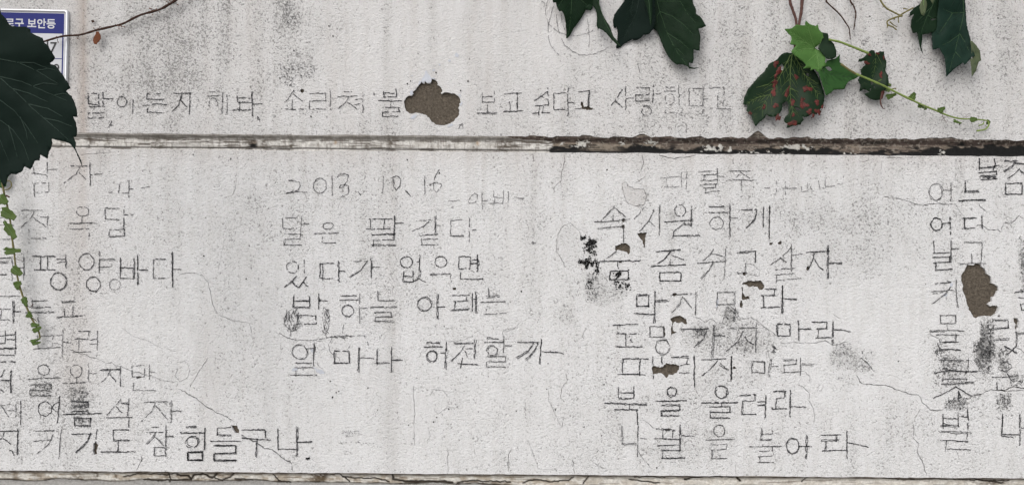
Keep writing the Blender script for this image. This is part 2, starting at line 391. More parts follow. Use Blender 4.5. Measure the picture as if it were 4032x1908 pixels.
# ---- cracks: slits really cut through the stucco
CRACK = [
 ('R1', [(535,735),(620,775),(690,795),(770,825),(850,875),(930,900),(1010,935),(1090,950),(1150,980),(1220,990),(1300,1030),(1350,1055),(1410,1040),(1430,1065),(1530,1100),(1640,1150),(1760,1175)], 2.2),
 ('C0', [(1030,370),(1080,395),(1130,395),(1200,430),(1310,450)], 2.4),
 ('C0', [(1335,497),(1400,530),(1470,570),(1560,640),(1650,690),(1700,710),(1755,745)], 3.4),
 ('C1', [(-115,840),(-40,880),(0,895),(60,945),(120,950),(190,1010),(270,1058)], 4.6),
 ('C1', [(270,1062),(272,1090),(268,1118)], 2.0),
 ('C0', [(1340,300),(1380,290),(1410,310),(1425,370),(1400,420),(1350,445),(1310,400),(1335,340)], 1.5),
 ('C0', [(1055,995),(1065,1020),(1045,1065),(1030,1115)], 2.4),
 ('C0', [(1560,265),(1520,330),(1480,390),(1420,490)], 1.7),
 ('B0', [(1340,915),(1400,905),(1460,905),(1520,925),(1560,970),(1580,1040),(1590,1120),(1630,1210)], 1.8),
 ('PX', [(861,1240),(923,1262),(985,1270),(992,1330)], 1.6),
 ('PX', [(480,1290),(520,1320),(580,1340),(640,1370),(700,1380)], 1.2),
 ('B3', [(860,330),(950,340),(1040,360),(1080,378),(1160,395),(1240,385),(1400,390)], 2.2),
 ('R5', [(375,545),(430,620),(470,680)], 1.7), ('R5', [(605,520),(640,570),(710,622)], 3.0),
 ('R5', [(570,790),(610,760),(655,750),(710,800),(800,812),(820,800),(860,835)], 3.2),
 ('R5', [(860,830),(862,790),(880,740),(960,735),(1000,710),(1040,660),(1100,705)], 3.2),
 ('C3', [(660,390),(690,440),(725,465),(880,470),(930,490),(1050,535),(1130,545),(1155,600),(1200,630),(1215,655),(1290,665),(1325,650)], 2.6),
 ('C3', [(1140,650),(1110,700),(1090,760),(1095,820),(1085,865),(1125,910),(1120,970),(1160,1050),(1190,1150)], 2.6),
 ('R7', [(470,612),(530,600),(570,570),(660,548),(740,512),(800,520),(880,518),(960,485),(1000,480),(1110,492)], 4.2),
 ('R7', [(880,525),(960,520),(1110,515)], 3.0), ('R7', [(1000,60),(1060,100),(1110,135)], 2.4), ('R7', [(880,50),(960,100),(1000,125)], 2.4),
 ('R7', [(1030,0),(1010,50),(965,105),(930,140)], 2.4), ('R7', [(905,560),(950,620),(960,690)], 1.7), ('R7', [(480,630),(500,690),(500,720)], 1.7),
 ('R7', [(105,720),(200,730),(260,715)], 2.2), ('R7', [(780,795),(830,805),(862,832)], 1.7),
 ('R7', [(250,155),(340,150),(385,190),(440,220),(490,290),(600,400)], 2.0),
 ('C3', [(95,160),(200,150),(330,155),(430,140),(490,175),(560,155),(600,145)], 2.2), ('C3', [(690,265),(740,300),(790,355)], 3.4),
 ('C3', [(230,365),(280,370),(310,400),(320,460)], 1.6), ('C3', [(210,465),(260,480),(310,530),(310,590),(340,640),(350,700),(345,760)], 1.8),
 ('R4', [(880,500),(950,510),(1000,550),(1060,520),(1130,570),(1180,550),(1220,400),(1260,380),(1330,430),(1350,500),(1400,520),(1480,500),(1570,560),(1650,620),(1740,690)], 1.9),
 ('R4', [(1380,70),(1385,110),(1395,130)], 1.6), ('R4', [(2330,460),(2380,500),(2405,520)], 1.4),
 ('C1', [(1180,480),(1190,680),(1185,780),(1190,925)], 1.5), ('C1', [(1440,940),(1440,1120)], 1.6), ('C1', [(1890,1120),(1895,990),(1920,950)], 2.2),
 ('C2', [(405,370),(415,440),(370,490),(365,580)], 1.5), ('C2', [(270,500),(280,590),(340,720),(375,790),(392,690)], 1.4), ('C2', [(455,1020),(470,1135)], 1.9),
 ('C2', [(975,1090),(980,1140)], 1.9), ('C2', [(950,970),(1000,1040),(1050,1100)], 1.8), ('C2', [(950,730),(1000,735),(1060,790),(1080,795)], 1.8),
 ('C2', [(600,1040),(650,1080),(720,1100)], 1.7), ('C2', [(1680,1040),(1680,1130)], 1.6), ('C2', [(120,880),(150,970),(185,1040),(195,1095),(330,1105)], 1.4),
 ('C2', [(60,1),(15,50),(-60,70)], 1.4), ('C2', [(520,120),(535,75),(560,40)], 1.6),
 ('B2', [(160,12),(165,66)], 2.6), ('B2', [(385,12),(398,60),(375,140),(370,210),(320,260),(310,310)], 1.6), ('B2', [(975,20),(985,80),(965,150)], 2.2),
 ('B2', [(1005,175),(960,210),(920,235)], 1.7), ('B2', [(1660,40),(1665,90)], 2.0), ('B2', [(1110,22),(1200,45),(1290,40),(1385,22)], 2.2),
 ('B2', [(400,860),(375,810),(330,740),(340,620),(380,550),(440,530),(490,570),(530,640)], 1.5),
 ('B2', [(820,240),(850,220),(870,250),(930,275),(990,275),(1015,330),(990,390),(930,405),(870,380),(840,320),(824,250)], 1.7),
 ('B2', [(1715,920),(1720,960)], 1.6), ('B2', [(1755,830),(1800,835),(1860,890),(1845,930),(1770,912)], 1.5),
 ('B2', [(640,940),(650,985),(690,1005),(720,960),(690,930),(650,935)], 1.3), ('B2', [(180,1095),(200,1085),(215,1105),(190,1115)], 1.3), ('B2', [(305,1090),(330,1090),(345,1115),(325,1135),(305,1105)], 1.3),
 ('A1', [(760,985),(772,1032)], 1.6), ('A1', [(420,950),(420,1012)], 1.5), ('A2', [(1312,930),(1304,1010)], 1.4), ('A2', [(630,1030),(650,1005),(655,1030)], 1.6),
 ('A2', [(745,1025),(755,1000),(800,1020),(860,1032)], 1.8), ('A0', [(600,1160),(680,1155),(760,1150),(850,1142)], 1.5), ('A0', [(770,1120),(778,1150)], 1.5),
 ('B3', [(850,40),(850,110),(845,210)], 1.3), ('B3', [(1405,40),(1410,120),(1405,210)], 1.5), ('B3', [(700,70),(760,60)], 2.4), ('B3', [(265,15),(265,70)], 1.5), ('B3', [(880,40),(1000,45),(1100,38)], 1.6),
 ('C3', [(365,500),(390,465),(415,470),(400,510),(370,520)], 1.3), ('C3', [(485,465),(505,475),(512,500),(500,520),(485,490)], 1.3), ('C3', [(490,640),(530,640),(530,670),(505,680),(490,660)], 1.3),
 ('C1', [(450,140),(500,140),(520,200),(480,210),(440,165)], 1.4), ('C1', [(445,300),(490,340),(525,380)], 1.5), ('C1', [(1860,110),(1850,70),(1885,55),(1960,45)], 1.5),
 ('C1', [(1640,100),(1520,140),(1440,150)], 1.5), ('C1', [(1210,270),(1250,220),(1290,200)], 1.2), ('C1', [(1300,560),(1330,500),(1400,510),(1450,570),(1440,640),(1360,690),(1330,640)], 1.2),
 ('C1', [(1650,720),(1750,730),(1790,790)], 1.2), ('C1', [(1280,900),(1305,850),(1300,780)], 1.3), ('C1', [(1635,930),(1640,985),(1670,1005)], 1.2),
 ('C3', [(1190,100),(1215,88),(1250,110),(1290,132),(1330,115)], 1.8), ('C3', [(1410,960),(1425,1000),(1440,1030)], 1.5), ('B2', [(1560,540),(1590,545)], 1.3),
 ('C1', [(432,160),(440,190),(436,240)], 6.0), ('B0', [(1775,195),(1765,260),(1750,320)], 1.6), ('B0', [(1690,640),(1660,760),(1635,890)], 1.0),
]
def wobble(pts, step, amp, seed):
    out = [pts[0]]
    for (a, b) in zip(pts[:-1], pts[1:]):
        L = math.hypot(b[0]-a[0], b[1]-a[1]); k = max(1, int(round(L/step)))
        nx, ny = -(b[1]-a[1])/max(L, 1e-6), (b[0]-a[0])/max(L, 1e-6)
        for j in range(1, k+1):
            t = j/k
            x, y = a[0]+(b[0]-a[0])*t, a[1]+(b[1]-a[1])*t
            q = (float(vnoise(x*0.09+seed, y*0.09, 21))-0.5)*2*amp + random.uniform(-.4, .4)*amp
            out.append((x+nx*q, y+ny*q))
    return out
def slit(pts, w, seed):
    p = wobble(pts, 9.0, 2.6, seed)
    n = len(p); Lf, Rt = [], []
    for i in range(n):
        a, b = p[max(0, i-1)], p[min(n-1, i+1)]
        L = math.hypot(b[0]-a[0], b[1]-a[1]) or 1
        nx, ny = -(b[1]-a[1])/L, (b[0]-a[0])/L
        ww = w * 0.5 * random.uniform(0.55, 1.5) * (0.35 if i in (0, n-1) else 1)
        Lf.append((p[i][0]+nx*ww, p[i][1]+ny*ww)); Rt.append((p[i][0]-nx*ww, p[i][1]-ny*ww))
    return Lf + Rt[::-1]
for i, (v, pts, w) in enumerate(CRACK):
    HOLES.append(slit(T(v, pts), w, i * 1.7))

def in_poly(px, py, poly):
    poly = np.asarray(poly); inside = np.zeros(px.shape, bool)
    x0, y0 = poly[:, 0], poly[:, 1]; x1, y1 = np.roll(x0, -1), np.roll(y0, -1)
    for a, b, c, d in zip(x0, y0, x1, y1):
        if b == d: continue
        cond = (b > py) != (d > py)
        inside ^= cond & (px < (c - a) * (py - b) / (d - b) + a)
    return inside

def g2(x, y, cx, cy, sx, sy): return np.exp(-((x-cx)/sx)**2 - ((y-cy)/sy)**2)
def box(x, y, x0, y0, x1, y1, s=10.0):
    return 1/(1+np.exp(-(x-x0)/s)) * 1/(1+np.exp((x-x1)/s)) * 1/(1+np.exp(-(y-y0)/s)) * 1/(1+np.exp((y-y1)/s))
def vbox(view, x0, y0, x1, y1, x, y, s=10.0):
    (a, b), (c, d) = T(view, [(x0, y0), (x1, y1)])
    return box(x, y, a, b, c, d, s)

def grime_vignette(x, y):
    """dirt on the stucco: speck density, brown run-off, grey film with corner vignetting painted in"""
    lowf = fbm(x/420, y/420, 5, 4); mid = fbm(x/90, y/90, 31, 4)
    st = fbm(x/46, y/900, 61, 3); st2 = fbm(x/16, y/700, 77, 3)          # vertical run-off
    upper = (y < y_up(x) + 30).astype(float)
    fine = fbm(x/34, y/34, 47, 3)
    d = 0.325 + 0.24*(lowf-0.5) + 0.26*(mid-0.5) + 0.34*(fine-0.5)
    d += upper * (0.08 + 0.38*(st-0.5) + 0.22*(st2-0.5))
    d += (1-upper) * (0.30*(st-0.5) + 0.12*(st2-0.5))
    br = 0.075*upper + upper*np.clip(st2-0.55, 0, 1)*0.30 + (1-upper)*np.clip(st2-0.6, 0, 1)*0.18
    wash = 0.02 + upper*(0.05 + np.clip(0.26*(st-0.42), 0, .3)) + 0.10*np.clip(lowf-0.5, 0, 1)
    # upper panel
    d += upper*(0.13*box(x, y, 560, -60, 1240, 330, 70)*(2.2*st) + 0.34*box(x, y, 1090, -80, 1165, 340, 18)*(0.3+1.4*mid) + 0.35*g2(x, y, 1200, 260, 60, 70) + 0.12*g2(x, y, 620, 330, 120, 40) + 0.2*g2(x, y, 1130, 40, 40, 60))
    wash += upper*(0.09*box(x, y, 1085, -80, 1165, 330, 20)*(0.2+1.3*st2) + 0.10*box(x, y, 380, -80, 1200, 380, 90)*np.clip(st2-0.35, 0, 1))
    d += upper*(0.14*box(x, y, 300, -60, 900, 420, 60) - 0.30*g2(x, y, 1900, 100, 420, 260) - 0.25*g2(x, y, 1400, 330, 250, 120))
    d += upper*(0.14*box(x, y, 2300, 60, 4100, 540, 120))
    br += upper*(0.55*box(x, y, 316, -80, 338, 560, 6) + 0.16*box(x, y, 265, -80, 345, 560, 22) + 0.14*box(x, y, 1915, -50, 1932, 430, 7) + 0.12*box(x, y, 2925, 150, 2950, 560, 9)
                 + 0.10*box(x, y, 980, -50, 1020, 400, 12))
    wash += upper*(0.14*g2(x, y, -150, 0, 700, 700) + 0.10*g2(x, y, 4100, 0, 1000, 500) + 0.06*box(x, y, 1500, 430, 4200, 560, 60))  # top corners greyed: dirt plus lens vignetting painted into the film
    # lower panel
    lo = 1-upper
    br += lo*(0.34*box(x, y, 318, 560, 334, 980, 6)*np.clip(1.2-(y-560)/600, 0, 1) + 0.24*box(x, y, 262, 600, 348, 1560, 26)*(0.4+1.2*mid)
              + 0.11*box(x, y, 250, 1380, 330, 1520, 30) + 0.07*box(x, y, 1530, 1240, 1560, 1900, 10) + 0.07*box(x, y, 0, 560, 4100, 640, 25))
    wash += lo*(0.20*box(x, y, 1518, 1250, 1550, 1880, 9) + 0.16*box(x, y, 1042, 1150, 1072, 1750, 10) + 0.12*box(x, y, 2092, 600, 2106, 1200, 5) + 0.10*box(x, y, 800, 1300, 840, 1850, 14)*mid*2 + 0.12*box(x, y, 910, 780, 1000, 1200, 30)*mid*1.6 + 0.10*np.clip(st-0.5, 0, 1) + 0.07*box(x, y, -100, 600, 400, 1850, 90)*mid*2)
    br += lo*(0.08*box(x, y, 790, 1150, 860, 1850, 22) + 0.07*box(x, y, 1500, 640, 1560, 1300, 16) + 0.05*box(x, y, 2000, 600, 2100, 1150, 30))
    d += lo*(0.35*box(x, y, 940, 800, 1180, 900, 50) + 0.22*box(x, y, 400, 780, 640, 1020, 60) + 0.28*box(x, y, 280, 880, 330, 1400, 20)
             + 0.10*box(x, y, 2450, 780, 3560, 1140, 110) + 0.16*g2(x, y, 3230, 860, 300, 60) + 0.16*box(x, y, 3000, 1010, 3500, 1090, 40)
             - 0.22*box(x, y, 3150, 1100, 3640, 1420, 50) - 0.15*g2(x, y, 560, 1330, 260, 170) - 0.2*box(x, y, 1240, 1480, 1560, 1880, 90))
    d += lo*(0.18*box(x, y, 60, 1480, 420, 1700, 50) + 0.14*box(x, y, 1340, 1050, 2000, 1260, 70))
    under = np.exp(-np.clip(y-y_lo(x), 0, None)/55.0)*lo; br += 0.14*under*(0.3+1.2*st2); wash += 0.08*np.exp(-np.clip(y-y_lo(x), 0, None)/240.0)*lo*np.clip(2.2*st2-0.7, 0, 1)
    wash += lo*(0.06*g2(x, y, 3250, 880, 330, 50) + 0.13*g2(x, y, 3400, 1000, 260, 70)*mid + 0.06*box(x, y, 2500, 800, 3500, 1150, 80))
    # grey film round the peeling area, right of centre
    for a, b, cx, cy, sx, sy in ((.10,.30,2790,1320,70,35),(.20,.55,2870,1240,22,34),(.06,.25,2960,1350,90,40),(.06,.2,2330,1110,110,60),(.05,.2,3400,1400,50,40),
                                 (.05,.2,3310,1400,60,60),(.04,.2,2860,1480,150,50),(.10,.3,2235,1240,30,30),(.10,.3,2640,945,22,18)):
        q = g2(x, y, cx, cy, sx*1.15, sy*1.15); wash += 1.15*a*q*(0.2+1.6*mid); d += 0.8*b*q
    for v_, pl_, a_, b_ in (('R4', [(720,640),(860,600),(890,505),(1000,550),(1060,520),(1130,570),(1180,550),(1215,400),(1260,385),(1330,430),(1350,500),(1480,500),(1570,560),(1650,620),(1740,690),(1740,770),(1690,900),(1500,890),(1300,870),(1100,930),(900,880),(770,820),(725,740)], .06, .22),
                            ('C3', [(440,300),(480,190),(560,150),(600,150),(640,200),(690,265),(740,300),(792,355),(740,385),(660,380),(600,340),(540,350)], .06, .30),
                            ('C3', [(520,390),(600,380),(660,400),(650,500),(600,540),(530,500)], .04, .15),
                            ('B2', [(540,900),(640,920),(660,990),(880,1020),(900,1060),(800,1130),(700,1150),(600,1130),(540,1060)], .08, .22),
                            ('C2', [(860,600),(1000,540),(1350,470),(1500,420),(1700,480),(1680,620),(1690,740),(1500,760),(1300,700),(1080,720)], .05, .12),
                            ('C2', [(1100,870),(1300,800),(1440,760),(1700,830),(1690,980),(1480,1060),(1250,1080),(1060,1040),(960,960)], .05, .12)):
        q = in_poly(x, y, T(v_, pl_)).astype(float); wash += a_*q*(0.5+mid); d += b_*q
    # patches where the top coat has gone: beige
    br += 0.10*in_poly(x, y, T('B2', [(820,240),(850,220),(870,250),(930,275),(990,275),(1015,330),(990,390),(930,405),(870,380),(840,320)])) 
    wash += 0.10*in_poly(x, y, T('B2', [(820,240),(850,220),(870,250),(930,275),(990,275),(1015,330),(990,390),(930,405),(870,380),(840,320)]))
    wash += 0.05*in_poly(x, y, T('B2', [(400,860),(375,810),(330,740),(340,620),(380,550),(440,530),(490,570),(530,640),(600,760),(600,880)]))
    wash += 0.28*in_poly(x, y, T('B2', [(1175,445),(1205,435),(1235,500),(1225,530),(1200,510)]))
    # rubbed-out charcoal in the right-hand column
    d += 0.62*vbox('R6', 735, 775, 895, 1230, x, y, 4)*(0.5+fine) + 0.5*vbox('R7', 600, 0, 740, 330, x, y, 6)*(0.5+fine) + 0.5*vbox('R7', 560, 20, 800, 240, x, y, 8)
    d += 0.60*vbox('R7', 830, 80, 930, 320, x, y, 6) + 0.55*vbox('R7', 200, 160, 430, 310, x, y, 14) + 0.40*vbox('R7', 150, 0, 240, 150, x, y, 9) + 0.45*vbox('R7', 140, 320, 490, 470, x, y, 16)
    d += 0.65*vbox('R7', 275, 600, 480, 715, x, y, 7) + 0.55*vbox('R7', 805, 545, 950, 710, x, y, 7) + 0.5*vbox('R7', 950, 350, 1080, 460, x, y, 8) + 0.4*vbox('R7', 660, 330, 800, 420, x, y, 8)
    d += 0.4*vbox('R7', 130, 470, 330, 560, x, y, 12) + 0.45*vbox('R5', 1040, 880, 1110, 1219, x, y, 8) + 0.5*vbox('R6', 1215, 0, 1300, 460, x, y, 6) + 0.4*vbox('R7', 570, 545, 655, 605, x, y, 5)
    d += 0.5*vbox('R8', 680, 380, 850, 640, x, y, 12) + 0.35*vbox('R8', 720, 690, 870, 770, x, y, 8) + 0.3*vbox('R8', 290, 370, 490, 480, x, y, 8)
    # dark speckle along top of lower panel on the right, and general right-edge
    d += 0.2*box(x, y, 3500, 600, 4100, 680, 30)
    return np.stack([np.clip(d, 0, 1.25), np.clip(br, 0, 0.75), np.clip(wash, 0, 0.8), np.ones_like(d)], -1)

THICK = 0.009
def build_panel(name, top, bottom, seed):
    """a stucco slab between two edge lines, with every opening cut out of it"""
    xs = sorted(set([XL, -1200, -700, -400, -200, -120] + [float(v) for v in range(-60, 4101, 15)] + [4180, 4300, 4500, 4900, 5400, XR]))
    edge_t = [(x, top(x)) for x in xs]; edge_b = [(x, bottom(x)) for x in xs]
    verts, edges = [], []
    loop = edge_t + edge_b[::-1]
    verts += loop; n = len(loop)
    edges += [(i, (i+1) % n) for i in range(n)]
    ymin, ymax = min(p[1] for p in loop), max(p[1] for p in loop)
    mine = []
    for h in HOLES:
        hx = [p[0] for p in h]; hy = [p[1] for p in h]
        cx, cy = sum(hx)/len(hx), sum(hy)/len(hy)
        if top(cx) < cy < bottom(cx):
            h = [(px, min(max(py, top(px)+1.5), bottom(px)-1.5)) for px, py in h]
            mine.append(h)
            b = len(verts); verts += h
            edges += [(b+i, b+(i+1) % len(h)) for i in range(len(h))]
    for x in xs[1:-1]:
        st = 15.0 if -60 <= x <= 4100 else 150.0
        y = top(x) + st*0.7
        while y < bottom(x) - st*0.5:
            inside_frame = -60 <= y <= 1960
            if inside_frame or (int(x) % 60 == 0): verts.append((x + random.uniform(-2, 2), y + random.uniform(-2, 2)))
            y += st if inside_frame else 120.0
    vo, _, fo, _, _, _ = delaunay_2d_cdt([Vector(v) for v in verts], edges, [], 0, 1e-4)
    vo = np.array([(v.x, v.y) for v in vo]); fo = np.array([tuple(f) for f in fo if len(f) == 3])
    c = vo[fo].mean(1)
    keep = in_poly(c[:, 0], c[:, 1], loop)
    for h in mine:
        hx = [p[0] for p in h]; hy = [p[1] for p in h]
        idx = np.where((c[:, 0] > min(hx)) & (c[:, 0] < max(hx)) & (c[:, 1] > min(hy)) & (c[:, 1] < max(hy)))[0]
        if len(idx): keep[idx[in_poly(c[idx, 0], c[idx, 1], h)]] = False
    fo = fo[keep]
    # orientation: all facing the camera (-Y)
    a = vo[fo[:, 0]]; b = vo[fo[:, 1]]; d = vo[fo[:, 2]]
    cr = (b[:, 0]-a[:, 0])*(d[:, 1]-a[:, 1]) - (b[:, 1]-a[:, 1])*(d[:, 0]-a[:, 0])
    fo[cr > 0] = fo[cr > 0][:, ::-1]
    used = np.unique(fo); remap = -np.ones(len(vo), int); remap[used] = np.arange(len(used))
    vo = vo[used]; fo = remap[fo]
    nv = len(vo)
    # slight unevenness of the trowelled surface
    d = 0.0012*(fbm(vo[:, 0]/260, vo[:, 1]/260, 91, 3)-0.5)
    front = PA(vo[:, 0], vo[:, 1], 0.0); front[:, 1] -= d
    # walls of the openings and the rim
    ed = np.concatenate([fo[:, [0, 1]], fo[:, [1, 2]], fo[:, [2, 0]]])
    key = set(map(tuple, ed.tolist()))
    bd = [(p, q) for p, q in key if (q, p) not in key]
    bv = sorted(set([p for e in bd for p in e])); bi = {v: nv+i for i, v in enumerate(bv)}
    backv = front[bv].copy(); backv[:, 1] = THICK
    V3 = np.concatenate([front, backv])
    F = [tuple(f) for f in fo] + [(q, p, bi[p], bi[q]) for p, q in bd]
    o = mesh_obj(name, V3, F, M['plaster'], wall)
    g = grime_vignette(vo[:, 0], vo[:, 1])
    g = np.concatenate([g, g[bv]])
    ca = o.data.color_attributes.new('grime_vignette', 'FLOAT_COLOR', 'POINT')
    ca.data.foreach_set('color', g.astype(np.float32).ravel())
    return o

def frayed(fn, amp, seed, extra=None):
    def f(x):
        v = fn(x)
        if -70 <= x <= 4110:
            v += (float(vnoise(x/22, seed, 5))-0.5)*amp + (float(vnoise(x/120, seed, 8))-0.5)*amp*0.8
        if extra: v += extra(x)
        return v
    return f
def notch(x):       # where the groove's upper lip has broken away
    r = 0.0
    r -= 27*math.exp(-((x-2985)/26)**2) + 9*math.exp(-((x-2540)/18)**2) + 6*math.exp(-((x-3170)/60)**2) + 5*math.exp(-((x-3660)/40)**2)
    if x > 2060: r += (float(vnoise(x/17, 4.2, 3))-0.5)*9 - 13*max(0.0, float(vnoise(x/55, 7.7, 4))-0.55)/0.45*float(vnoise(x/9, 1.7, 6))
    return r
up_edge = frayed(y_up, 4, 1.5, notch)
lo_edge = frayed(y_lo, 4, 2.5)
b1_edge = frayed(y_b1, 4, 3.5)
up_panel = build_panel('upper_panel', lambda x: -1080.0, up_edge, 1)
lo_panel = build_panel('lower_panel', lo_edge, b1_edge, 2)
base_panel = build_panel('base_panel', lambda x: y_b2(x) + 8, lambda x: 3175.0, 3)

# concrete body of the wall behind the stucco, with its coping
def quadbox(name, x0, x1, y0, y1, z0, z1, mat, parent=wall, bev=0.0):
    v = [(x0,y0,z0),(x1,y0,z0),(x1,y1,z0),(x0,y1,z0),(x0,y0,z1),(x1,y0,z1),(x1,y1,z1),(x0,y1,z1)]
    f = [(0,3,2,1),(4,5,6,7),(0,1,5,4),(1,2,6,5),(2,3,7,6),(3,0,4,7)]
    return mesh_obj(name, v, f, mat, parent)
zt = P(2016, -1080)[2]
quadbox('wall_body', -2.36, 2.36, 0.018, 0.22, 0.0, zt - 0.005, M['concrete'])
quadbox('coping', -2.40, 2.40, -0.03, 0.25, zt - 0.004, zt + 0.06, M['cap'])

# ---- exposed concrete behind each opening
def exposed(loop, i):
    a = np.asarray(loop); x0, y0 = a.min(0) - 9; x1, y1 = a.max(0) + 9
    st = 4.0 if (x1-x0) > 60 else 3.0
    nx, ny = max(3, int((x1-x0)/st)), max(3, int((y1-y0)/st))
    gx, gy = np.meshgrid(np.linspace(x0, x1, nx), np.linspace(y0, y1, ny))
    d = -0.0058 + 0.0024*(fbm(gx/14, gy/14, 41+i, 4)-0.5) + 0.0014*(fbm(gx/60, gy/60, 43, 2)-0.5)
    v = PA(gx.ravel(), gy.ravel(), 0.0); v[:, 1] = -d.ravel()
    f = [(j*nx+k, (j+1)*nx+k, (j+1)*nx+k+1, j*nx+k+1) for j in range(ny-1) for k in range(nx-1)]
    return mesh_obj('exposed_concrete', v, f, M['concrete'], wall)
for i, lp in enumerate(PATCH_LOOPS):
    o = exposed(lp, i)
    if i == 0: o['label'] = 'large lobed patch of bare brown concrete in the first line of writing'
    if i == 1: o['label'] = 'tall patch of bare brown concrete beside the right-hand column of writing'

# ---- thin flat pieces lying on the stucco
def flat_poly(name, loop, h, mat, parent):
    lp = [Vector(p) for p in loop]
    vo, _, fo, _, _, _ = delaunay_2d_cdt(lp, [(i, (i+1) % len(lp)) for i in range(len(lp))], [], 1, 1e-4)
    vs = [P(v.x, v.y) for v in vo]
    vs = [(x, y - h, z) for x, y, z in vs]
    fs = []
    for f in fo:
        a, b, c = [vo[k] for k in f[:3]]
        fs.append(tuple(f) if (b-a).cross(c-a) < 0 else tuple(reversed(f)))
    return mesh_obj(name, vs, fs, mat, parent)
PRIMER = [
 ('PM', [(690,352),(700,300),(740,265),(760,190),(790,160),(800,220),(850,260),(860,288),(930,298),(905,316),(872,296),(855,358),(790,376),(765,344),(722,384)]),
 ('PM', [(500,580),(510,520),(545,505),(552,560),(527,602)]), ('PM', [(640,420),(655,370),(685,340),(690,370),(660,402)]),
 ('PM', [(1310,575),(1360,570),(1370,620),(1345,612)]), ('PM', [(1355,735),(1390,690),(1405,730),(1370,770),(1352,768)]), ('PM', [(1130,1118),(1220,1072),(1242,1100),(1150,1142)]),
 ('PM', [(490,990),(540,940),(600,920),(630,930),(560,990)]), ('PM', [(990,60),(1015,45),(1025,75),(1000,85)]), ('PM', [(515,260),(540,245),(550,270),(525,272)]), ('PM', [(880,160),(920,145),(930,165),(890,180)]),
 ('A1', [(1490,410),(1505,395),(1522,415),(1515,432),(1495,425)]), ('A1', [(1440,455),(1455,447),(1460,460),(1445,465)]),
 ('R3', [(360,920),(400,945),(450,950),(485,985),(430,995),(395,970)]), ('R3', [(135,940),(200,925),(190,955),(140,965)]), ('R3', [(330,730),(355,725),(360,770),(335,755)]),
 ('R6', [(365,350),(400,345),(395,385),(370,390)]), ('R6', [(285,480),(325,460),(330,495),(300,508)]),
 ('R4', [(1110,330),(1135,300),(1135,380),(1112,400)]),
]
prim = [flat_poly('primer_patch', rough_loop(T(v, p), 6, 1.8, i), 0.0009, M['primer'], wall) for i, (v, p) in enumerate(PRIMER)]

# ---- grooves
def polydist(gx, gy, pts):
    d = np.full(gx.shape, 1e9)
    for (a, b), (c, e) in zip(pts[:-1], pts[1:]):
        vx, vy = c-a, e-b; L2 = vx*vx+vy*vy or 1
        t = np.clip(((gx-a)*vx+(gy-b)*vy)/L2, 0, 1)
        d = np.minimum(d, np.hypot(gx-a-vx*t, gy-b-vy*t))
    return d
def sm(v, a, b): 
    t = np.clip((v-a)/(b-a), 0, 1); return t*t*(3-2*t)
def lerp(c, m, col): return c*(1-m[..., None]) + np.asarray(col)*m[..., None]

def make_groove(name, ft, fb, paint):
    xs = np.concatenate([np.linspace(XL, -60, 40)[:-1], np.arange(-60, 4100, 3.2), np.linspace(4100, XR, 40)])
    ts = np.linspace(-0.55, 1.1, 38)
    gx, gt = np.meshgrid(xs, ts)
    yt = np.array([ft(x) for x in xs]); yb = np.array([fb(x) for x in xs])
    gy = yt[None]*(1-gt) + yb[None]*gt
    dep = 0.0010 + 0.0085*sm(gt, 0.0, 0.34) - 0.0070*sm(gt, 0.84, 1.0) + 0.0025*sm(-gt, 0.04, 0.14)
    col, rel = paint(gx, gy, gt)
    dep = dep - rel + 0.0014*(fbm(gx/18, gy/9, 55, 4)-0.5)
    v = PA(gx.ravel(), gy.ravel(), 0.0); v[:, 1] = np.maximum(dep.ravel(), 0.0006)
    nx, ny = len(xs), len(ts)
    f = [(j*nx+k, (j+1)*nx+k, (j+1)*nx+k+1, j*nx+k+1) for j in range(ny-1) for k in range(nx-1)]
    o = mesh_obj(name, v, f, M['groove'], wall)
    c4 = np.concatenate([col.reshape(-1, 3), np.ones((col.size//3, 1))], 1)
    ca = o.data.color_attributes.new('tint', 'FLOAT_COLOR', 'POINT')
    ca.data.foreach_set('color', c4.astype(np.float32).ravel())
    return o

